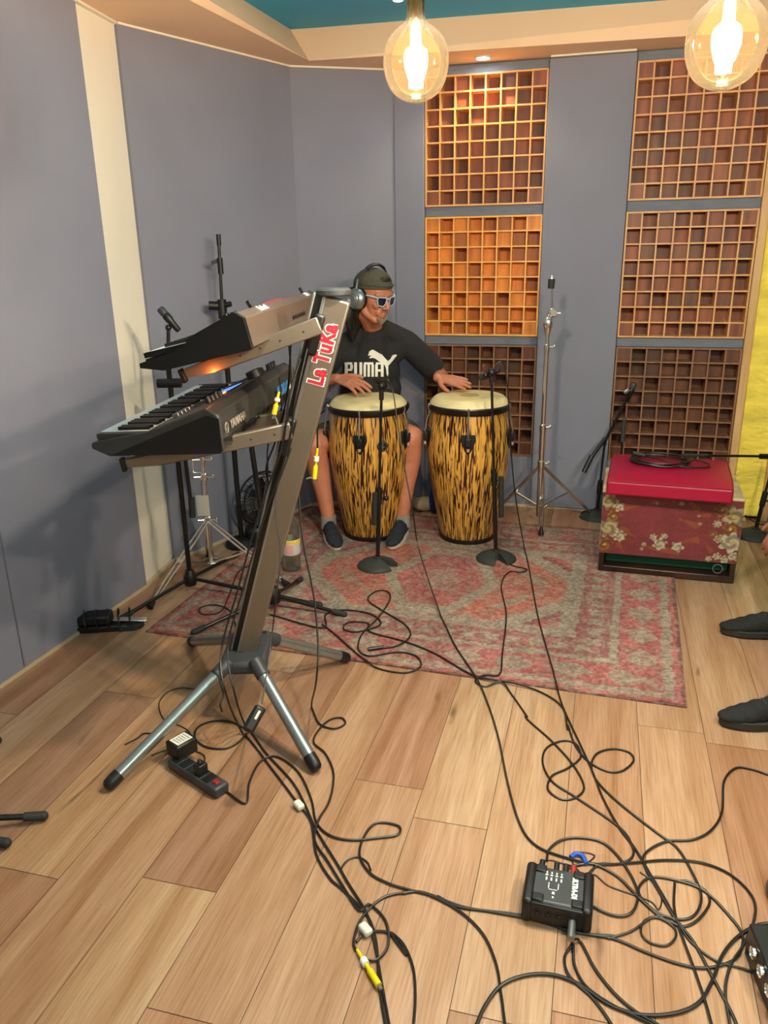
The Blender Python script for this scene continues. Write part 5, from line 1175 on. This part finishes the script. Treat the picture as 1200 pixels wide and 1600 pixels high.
def drummer():
    base = V((-.09, 4.38, 0))
    t = thing('person', 'seated person in black t-shirt, olive cap and sunglasses playing two congas', 'person', base)
    # joints
    pel = V((-.085, 4.42, .50)); belly = V((-.075, 4.395, .66)); chest = V((-.055, 4.36, .86)); nb = at(584, 512, 4.27)
    shL = at(634, 534, 4.32); shR = at(528, 548, 4.30)        # his left shoulder is on the right of the picture
    elL = V((.335, 4.42, .80)); wrL = at(684, 590, 4.18); elR = V((-.40, 4.36, .78)); wrR = at(527, 591, 4.17)
    hpL = V((-.0, 4.41, .50)); hpR = V((-.17, 4.41, .50)); knL = at(643, 684, 4.03); knR = at(492, 694, 4.03)
    anL = V((.098, 4.02, .10)); anR = V((-.30, 4.02, .10))
    H = at(583, 463, 4.14); f = V((.66, -.72, -.26)).normalized(); l = V((0, 0, 1)).cross(f).normalized(); u = f.cross(l); l = V((0, 0, 1)).cross(f).normalized()
    u = (f.cross(l)); u = u if u.z > 0 else -u
    sc = 1.03
    b = MB(); head(b, H, f, l, u, sc)
    b.caps([H - f * .03 - u * .03, H - f * .035 - u * .09, nb + V((0, .02, .0)), chest + V((0, 0, .06))], [.056, .054, .056, .08])
    b.caps([chest + V((0, .03, 0)), belly + V((0, .03, 0)), pel], [.115, .115, .12]); b.caps([shL, chest + V((.04, .03, .03)), shR], [.046, .08, .046])
    b.caps([shL, shL.lerp(elL, .5), elL], [.052, .048, .040]); b.caps([elL, elL.lerp(wrL, .3), elL.lerp(wrL, .8), wrL], [.040, .041, .030, .026])
    b.caps([shR, shR.lerp(elR, .5), elR], [.052, .048, .040]); b.caps([elR, elR.lerp(wrR, .3), elR.lerp(wrR, .8), wrR], [.040, .041, .030, .026])
    fdL = (at(722, 597, 4.10) - wrL); hand(b, wrL, fdL, V((-.1, -.45, .9)), 1, 1.05, .10, .10)
    fdR = (at(570, 603, 4.06) - wrR); hand(b, wrR, fdR, V((.05, -.55, .85)), -1, 1.12, .32, .13)
    for hp, kn, an, sg in ((hpL, knL, anL, 1), (hpR, knR, anR, -1)):
        b.caps([hp, hp.lerp(kn, .5), kn], [.088, .08, .064]); b.caps([kn + V((0, -.012, .0)), kn.lerp(an, .28) + V((sg * .005, .02, 0)), kn.lerp(an, .6) + V((0, .01, 0)), an + V((0, 0, .02)), an + V((0, 0, -.03))], [.058, .060, .046, .036, .038])
        b.ball(kn + V((0, -.02, .005)), (.05, .045, .05))
    body = fuse(b, 'body', 'skin', t, .0034, 9, .5)
    # t-shirt
    s_ = MB(); s_.caps([nb + V((-.005, .03, -.045)), chest, belly, pel + V((0, 0, -.02))], [.082, .160, .168, .165])
    s_.caps([shL + V((0, 0, -.0)), chest + V((.05, -.0, .075)), chest + V((-.05, 0, .075)), shR], [.064, .105, .105, .064]); s_.caps([nb + V((.055, .02, .0)), shL + V((.0, 0, .004))], [.042, .060]); s_.caps([nb + V((-.07, .02, -.02)), shR + V((0, 0, .004))], [.045, .060])
    s_.sweep([shL, shL.lerp(elL, .42), shL.lerp(elL, .80)], [.066, .070, .070], 20); s_.sweep([shR, shR.lerp(elR, .42), shR.lerp(elR, .80)], [.066, .070, .070], 20)
    s_.caps([chest + V((.075, -.03, -.1)), belly + V((.07, -.02, -.05))], [.09, .09]); s_.caps([chest + V((-.075, -.03, -.1)), belly + V((-.07, -.02, -.05))], [.09, .09])
    shirt = fuse(s_, 'tshirt', 'shirt', t, .006, 7, .5)
    # shorts
    s_ = MB(); s_.caps([pel + V((0, 0, -.0)), pel + V((0, 0, .05))], [.15, .14])
    for hp, kn in ((hpL, knL), (hpR, knR)): s_.caps([hp, hp.lerp(kn, .4)], [.108, .102]); s_.sweep([hp.lerp(kn, .3), hp.lerp(kn, .80)], [.103, .094], 22)
    fuse(s_, 'shorts', 'shorts', t, .007, 4, .5)
    # logo on the chest, laid on the cloth
    tree = bvh_of(shirt); lg = MB()
    o = at(574, 577, 4.2); X = V((1, 0, -.02)).normalized(); Y = V((0, .1, 1)).normalized()
    k = 4.2 / CF
    P2 = []; F2 = []
    def rect(x0, y0, x1, y1):          # block letter stroke in picture units of the logo plane
        nx, ny = max(1, int((x1 - x0) / 1.8)), max(1, int((y1 - y0) / 1.8)); b0 = len(P2)
        for j in range(ny + 1):
            for i in range(nx + 1): q = at(x0 + (x1 - x0) * i / nx, y0 + (y1 - y0) * j / ny, 4.2); P2.append((q.x, q.z))
        for j in range(ny):
            for i in range(nx): a_ = b0 + j * (nx + 1) + i; F2.append((a_, a_ + 1, a_ + nx + 2, a_ + nx + 1))
    t0_, b0_ = 566, 588.5
    rect(538.5, t0_, 543.3, b0_); rect(543.3, t0_, 550.5, t0_ + 3.6); rect(547, t0_ + 3.6, 551.6, t0_ + 10); rect(543.3, t0_ + 10, 550.5, t0_ + 13.4)
    rect(553.4, t0_, 557.8, b0_ - 3.4); rect(561.6, t0_, 566, b0_ - 3.4); rect(554.2, b0_ - 3.4, 565.2, b0_)
    rect(568, t0_ + 3.2, 571.8, b0_); rect(574.2, t0_ + 3.2, 578, b0_); rect(580.4, t0_ + 3.2, 584.2, b0_); rect(568.8, t0_, 583.4, t0_ + 3.2)
    rect(586.2, t0_ + 3.4, 590.4, b0_); rect(595, t0_ + 3.4, 599.4, b0_); rect(587.2, t0_, 598.4, t0_ + 3.4); rect(590.4, t0_ + 11, 595, t0_ + 14.4)
    # leaping cat, traced in the logo's own plane
    cat = [(575, 556), (577, 549), (582, 546), (588, 549), (591, 551), (597, 554), (602, 560), (606, 564), (610, 561), (613, 555), (618, 553.5), (620.5, 555), (618, 558), (614, 563), (610, 568), (607, 571), (606.5, 577), (607, 584), (605.5, 588), (604, 584), (603.5, 577), (601.5, 571), (596, 567), (590, 563), (586, 560), (582, 559), (578, 560), (577, 558), (580, 556), (578, 555)]
    cp = []
    bm = bmesh.new(); vv = []
    for (px, py) in cat: q = at(px, py, 4.2); vv.append(bm.verts.new((q.x, q.z, 0)))
    for tri in tessellate_polygon([[v.co for v in vv]]): bm.faces.new([vv[i] for i in tri])
    for _ in range(5):
        es = [e for e in bm.edges if e.calc_length() > .008]
        if not es: break
        bmesh.ops.subdivide_edges(bm, edges=es, cuts=1); bmesh.ops.triangulate(bm, faces=[f_ for f_ in bm.faces if len(f_.verts) > 4])
    n0 = len(P2); bm.verts.index_update(); P2 += [(v.co.x, v.co.y) for v in bm.verts]; F2 += [tuple(v.index + n0 for v in f_.verts) for f_ in bm.faces]; bm.free()
    out = []; cam0 = V((0, 0, CH))
    for (x, z) in P2:
        tgt = V((x, 4.2, z)); d = (tgt - cam0).normalized(); hit = tree.ray_cast(cam0 + d * 2.5, d, 3.0)
        out.append((hit[0] + V((0, -.003, 0))) if hit[0] else tgt)
    lg.add(out, F2); lg.build('shirt_logo', 'ink', shirt, False)
    # cap worn backwards
    sk = sc; PH = lambda a, b_, c: H + f * (a * sk) + l * (b_ * sk) + u * (c * sk)
    uc = (u - f * .20).normalized(); fc = (f + u * .20).normalized(); c0 = PH(-.014, 0, .052)
    c = MB(); c.ball(c0, (.108 * sk, .087 * sk, .082 * sk), fc, l, uc, 32, 12, z0=.0); c.ball(c0 - fc * .0 + uc * .0, (.108 * sk, .087 * sk, .06 * sk), fc, l, uc, 32, 6, z0=-.22, z1=.0)
    cp_ = c.build('cap', 'cap', t, True, ang=180)
    bl = MB(); bl.ball(c0 - fc * .115 - uc * .028, (.065, .07, .012), (fc * .9 + uc * .4).normalized(), l, (uc * .9 - fc * .4).normalized(), 20, 8); bl.build('cap_bill', 'cap', cp_)
    op = MB(); op.ball(c0 + fc * .088 * sk + uc * .030, (.016, .036, .021), (fc * .8 + uc * .3).normalized(), l, (uc * .9 - fc * .3).normalized(), 20, 10); op.build('cap_opening', 'hair', cp_)
    op = MB(); op.sweep([c0 + fc * (.1135 * sk) - l * .055 * 0 + uc * .004 + l * y for y in (-.03, 0, .03)], .004, 6); 
    MB().sweep([c0 + fc * math.cos(a) * .1105 * sk + l * math.sin(a) * .0895 * sk + uc * .004 for a in [x * .1 for x in range(-7, 8)]], .0055, 8).build('cap_strap', 'cap', cp_)
    # hair falling behind the ear
    h = MB()
    for q in range(7):
        a0 = PH(-.03 - q * .012, -.078 + q * .018, .01); a1 = PH(-.055 - q * .01, -.088 + q * .02, -.06); a2 = a1 + V((-.018 + q * .006, .0, -.06)); a3 = a2 + V((.012, -.0, -.055))
        h.caps([a0, a1, a2, a3], [.022, .029, .027, .010], 10)
    for q in range(4):
        a0 = PH(-.06, -.02 + q * .02, .0); h.caps([a0, a0 - u * .07 - f * .02, a0 - u * .13], [.035, .035, .02], 10)
    h.caps([PH(-.02, -.07, -.01), at(556, 496, 4.2), at(551, 512, 4.2), at(551, 528, 4.2)], [.025, .036, .036, .015], 10)
    fuse(h, 'hair', 'hair', t, .005, 3)
    bd = MB()
    bd.caps([PH(.088, -.024, -.066), PH(.088, -.027, -.085), PH(.084, 0, -.108), PH(.088, .027, -.085), PH(.088, .024, -.066)], [.004, .007, .0115, .007, .004], 10); bd.ball(PH(.084, 0, -.096), (.010, .018, .014), f, l, u)
    for kx in (-1, 1): bd.caps([PH(.096, .006 * kx, -.049), PH(.090, .022 * kx, -.053)], [.0055, .0045], 8)
    fuse(bd, 'beard', 'beard', t, .003, 3)
    for an, d_, kn in ((anL, V((-.30, -.95, 0)), knL), (anR, V((.26, -.96, 0)), knR)):
        MB().sweep([an + V((0, 0, -.04)), an + V((0, .0, .028))], [.043, .041], 20).build('sock', 'sock', t)
        sh = thing('shoe', 'navy canvas sneaker with pale sole, at the %s of the left conga base' % ('right' if an is anL else 'left'), 'shoe', (an.x, an.y, .006), 'navy sneakers of the drummer')
        shoe(sh, '', an, d_, ('navy', 'sole', 'navy'), '')
    # sunglasses
    g = thing('sunglasses', 'sunglasses with pale blue frame and dark lenses on the drummer', 'sunglasses', PH(.1, 0, .01))
    Fp = lambda b_, c, a=.100: PH(a - .10 * (abs(b_) / .08) ** 2 * .28, b_, c)
    for kx in (-1, 1):
        pol = [(.010, .024), (.052, .026), (.058, .012), (.050, -.014), (.022, -.018), (.012, -.004)]
        m = MB(); cen = Fp(.034 * kx, .005, .105); nn = (f + l * (kx * -.0) + l * kx * .30).normalized(); ll = (l - nn * l.dot(nn)).normalized()
        po = [((p_[0] - .034) * kx, p_[1] - .005) for p_ in pol]
        m.prism(po, cen, ll * sk, u * sk, nn, .0025); m.build('lens', 'lens', g, True, .0006)
        fr = MB(); fr.sweep([cen + ll * (p_[0] * sk) + u * (p_[1] * sk) + nn * .001 for p_ in po], .0032, 8, closed=True); fr.build('frame_rim', 'skyblue', g)
        MB().sweep([cen + ll * (.024 * kx) * sk + u * .018, PH(.05, .076 * kx, .022), PH(-.005, .083 * kx, .012)], .0042, 8).build('temple_arm', 'skyblue', g)
    MB().sweep([Fp(-.014, .016, .107), Fp(0, .020, .110), Fp(.014, .016, .107)], .0036, 8).build('bridge', 'skyblue', g)
    # headphones
    hp = thing('headphones', 'large silver over-ear headphones worn over the olive cap', 'headphones', PH(0, -.1, 0))
    pts = []
    for i in range(17):
        a = PI * i / 16; pts.append(PH(-.015, -math.cos(a) * .103, .03) + u * (math.sin(a) * .122 * sk))
    MB().sweep(pts, .0085, 10, flat=.45, up=tuple(u)).build('headband', 'greyd', hp)
    MB().sweep(pts[5:12], .012, 10, flat=.6, up=tuple(u)).build('headband_pad', 'black', hp)
    for kx in (-1, 1):
        A = l * kx; c = PH(-.010, .086 * kx, -.010)
        cup = MB().lathe([(.0001, .040), (.022, .039), (.042, .032), (.052, .02), (.054, .006), (.050, .0)], c, 30, A=A).build('ear_cup', 'silver', hp)
        MB().lathe([(.036, .0), (.054, .0), (.056, -.008), (.053, -.017), (.036, -.018)], c + A * .003, 30, A=A).build('ear_cushion', 'black', cup)
        for r_ in (.020, .033, .045): MB().torus(c + A * (.0395 - (r_ / .053) ** 3 * .013), r_, .0012, A, 28, 6).build('cup_ring', 'chrome', cup)
        yk = c + A * .022; MB().sweep([yk + f * .03 + u * .02, yk + u * .052, yk - f * .03 + u * .02], .004, 8).build('yoke', 'silver', hp)
        e = pts[0] if kx < 0 else pts[-1]; MB().sweep([yk + u * .05, e + u * .035, e + u * .055], [.009, .010, .009], 10, flat=.6).build('slider', 'silver', hp)
    # stool under him
    st = thing('drum_stool', 'small black stool mostly hidden under the seated drummer', 'stool', (pel.x, pel.y + .01, 0))
    MB().lathe([(.0001, .345), (.14, .345), (.15, .355), (.15, .39), (.14, .40), (.0001, .402)], (pel.x, pel.y + .02, 0), 36).build('seat', 'black', st)
    for k_ in range(3):
        a = PI / 2 + k_ * 2 * PI / 3; MB().cyl((pel.x, pel.y + .02, .345), (pel.x + .13 * math.cos(a), pel.y + .0 + .13 * math.sin(a), .012), .01, n=12).build('leg', 'blackm', st)
drummer()
def bystander():
    """seated person just outside the right edge: shoes, trousers and one hand reach into the picture"""
    a1 = fl(1232, 1000, .1); a2 = fl(1228, 1140, .1)
    a1 = V((1.56, 2.80, .10)); a2 = V((1.30, 2.20, .10))
    k1 = V((1.72, 2.86, .54)); k2 = V((1.55, 2.28, .54)); hp1 = V((2.12, 2.66, .50)); hp2 = V((2.05, 2.42, .50)); pel = V((2.10, 2.54, .52)); ch = V((2.12, 2.52, .92)); nb = V((2.10, 2.52, 1.12))
    t = thing('person', 'person at the right edge, only a hand and black shoes in view', 'person', (2.1, 2.54, 0))
    b = MB(); H = V((2.05, 2.52, 1.27)); f = V((-1, .1, -.1)).normalized(); l = V((0, 0, 1)).cross(f).normalized(); u = f.cross(l); u = u if u.z > 0 else -u
    head(b, H, f, l, u, 1.0); b.caps([H - u * .05 + V((.03, 0, 0)), nb, ch], [.055, .06, .12]); b.caps([ch, pel], [.13, .14])
    s1, s2 = V((2.12, 2.33, 1.04)), V((2.12, 2.71, 1.04)); b.caps([s1, ch + V((0, 0, .06)), s2], [.05, .1, .05])
    hd_ = at(1196, 850, 2.86); e2 = V((1.93, 2.90, .72)); w2 = hd_ + V((.085, 0, .10)); b.caps([s2, e2], [.05, .04]); b.caps([e2, w2], [.04, .028]); hand(b, w2, hd_ - w2 + V((-.02, 0, -.07)), V((-.5, -.5, .6)), 1, 1.0, .5, .1)
    e1 = V((1.95, 2.20, .74)); w1 = V((1.70, 2.26, .64)); b.caps([s1, e1], [.05, .04]); b.caps([e1, w1], [.04, .028]); hand(b, w1, V((-1, .1, -.25)), V((-.1, 0, 1)), 1, 1.0, .3, .1)
    for hp_, k_, a_ in ((hp1, k1, a1), (hp2, k2, a2)): b.caps([hp_, k_], [.08, .06]); b.caps([k_, k_.lerp(a_, .4), a_], [.055, .055, .036])
    fuse(b, 'body', 'skin2', t, .006, 4)
    s_ = MB(); s_.caps([nb - V((0, 0, .05)), ch, pel], [.08, .15, .155]); s_.caps([s1, ch + V((0, 0, .07)), s2], [.062, .1, .062]); s_.sweep([s1, s1.lerp(e1, .7)], [.065, .066], 16); s_.sweep([s2, s2.lerp(e2, .7)], [.065, .066], 16); fuse(s_, 'tshirt', 'shirt', t, .008, 5)
    s_ = MB(); s_.caps([pel, pel + V((0, 0, .04))], [.15, .15])
    for hp_, k_, a_ in ((hp1, k1, a1), (hp2, k2, a2)): s_.caps([hp_, k_], [.098, .078]); s_.caps([k_, k_.lerp(a_, .4), a_.lerp(k_, .12)], [.078, .07, .06])
    fuse(s_, 'trousers', 'jeans', t, .008, 5)
    h = MB(); h.ball(H - f * .02 + u * .06, (.105, .085, .08), f, l, u); fuse(h, 'hair', 'hair', t, .006, 3)
    for a_, d_, lb in ((a1, V((-1, .17, 0)), 'black trainer at the right edge, the farther of the two, near the floral box'), (a2, V((-1, .02, 0)), 'black trainer at the right edge, the nearer of the two, beside the rug corner')):
        sh = thing('shoe', lb, 'shoe', (a_.x, a_.y, 0), 'black trainers at the right edge'); shoe(sh, '', a_ - V((0, 0, .006)), d_, ('trainer', 'rubber', 'greyd'), '', L=.29)
    ch_ = thing('chair', 'plain stool under the person outside the right edge', 'stool', (2.12, 2.54, 0))
    MB().lathe([(.0001, .34), (.17, .34), (.18, .35), (.18, .385), (.17, .395), (.0001, .396)], (2.12, 2.54, 0), 32).build('seat', 'black', ch_)
    for k_ in range(4):
        a = PI / 4 + k_ * PI / 2; MB().cyl((2.12 + .1 * math.cos(a), 2.54 + .1 * math.sin(a), .345), (2.12 + .17 * math.cos(a), 2.54 + .17 * math.sin(a), .0), .012, n=10).build('leg', 'blackm', ch_)
bystander()
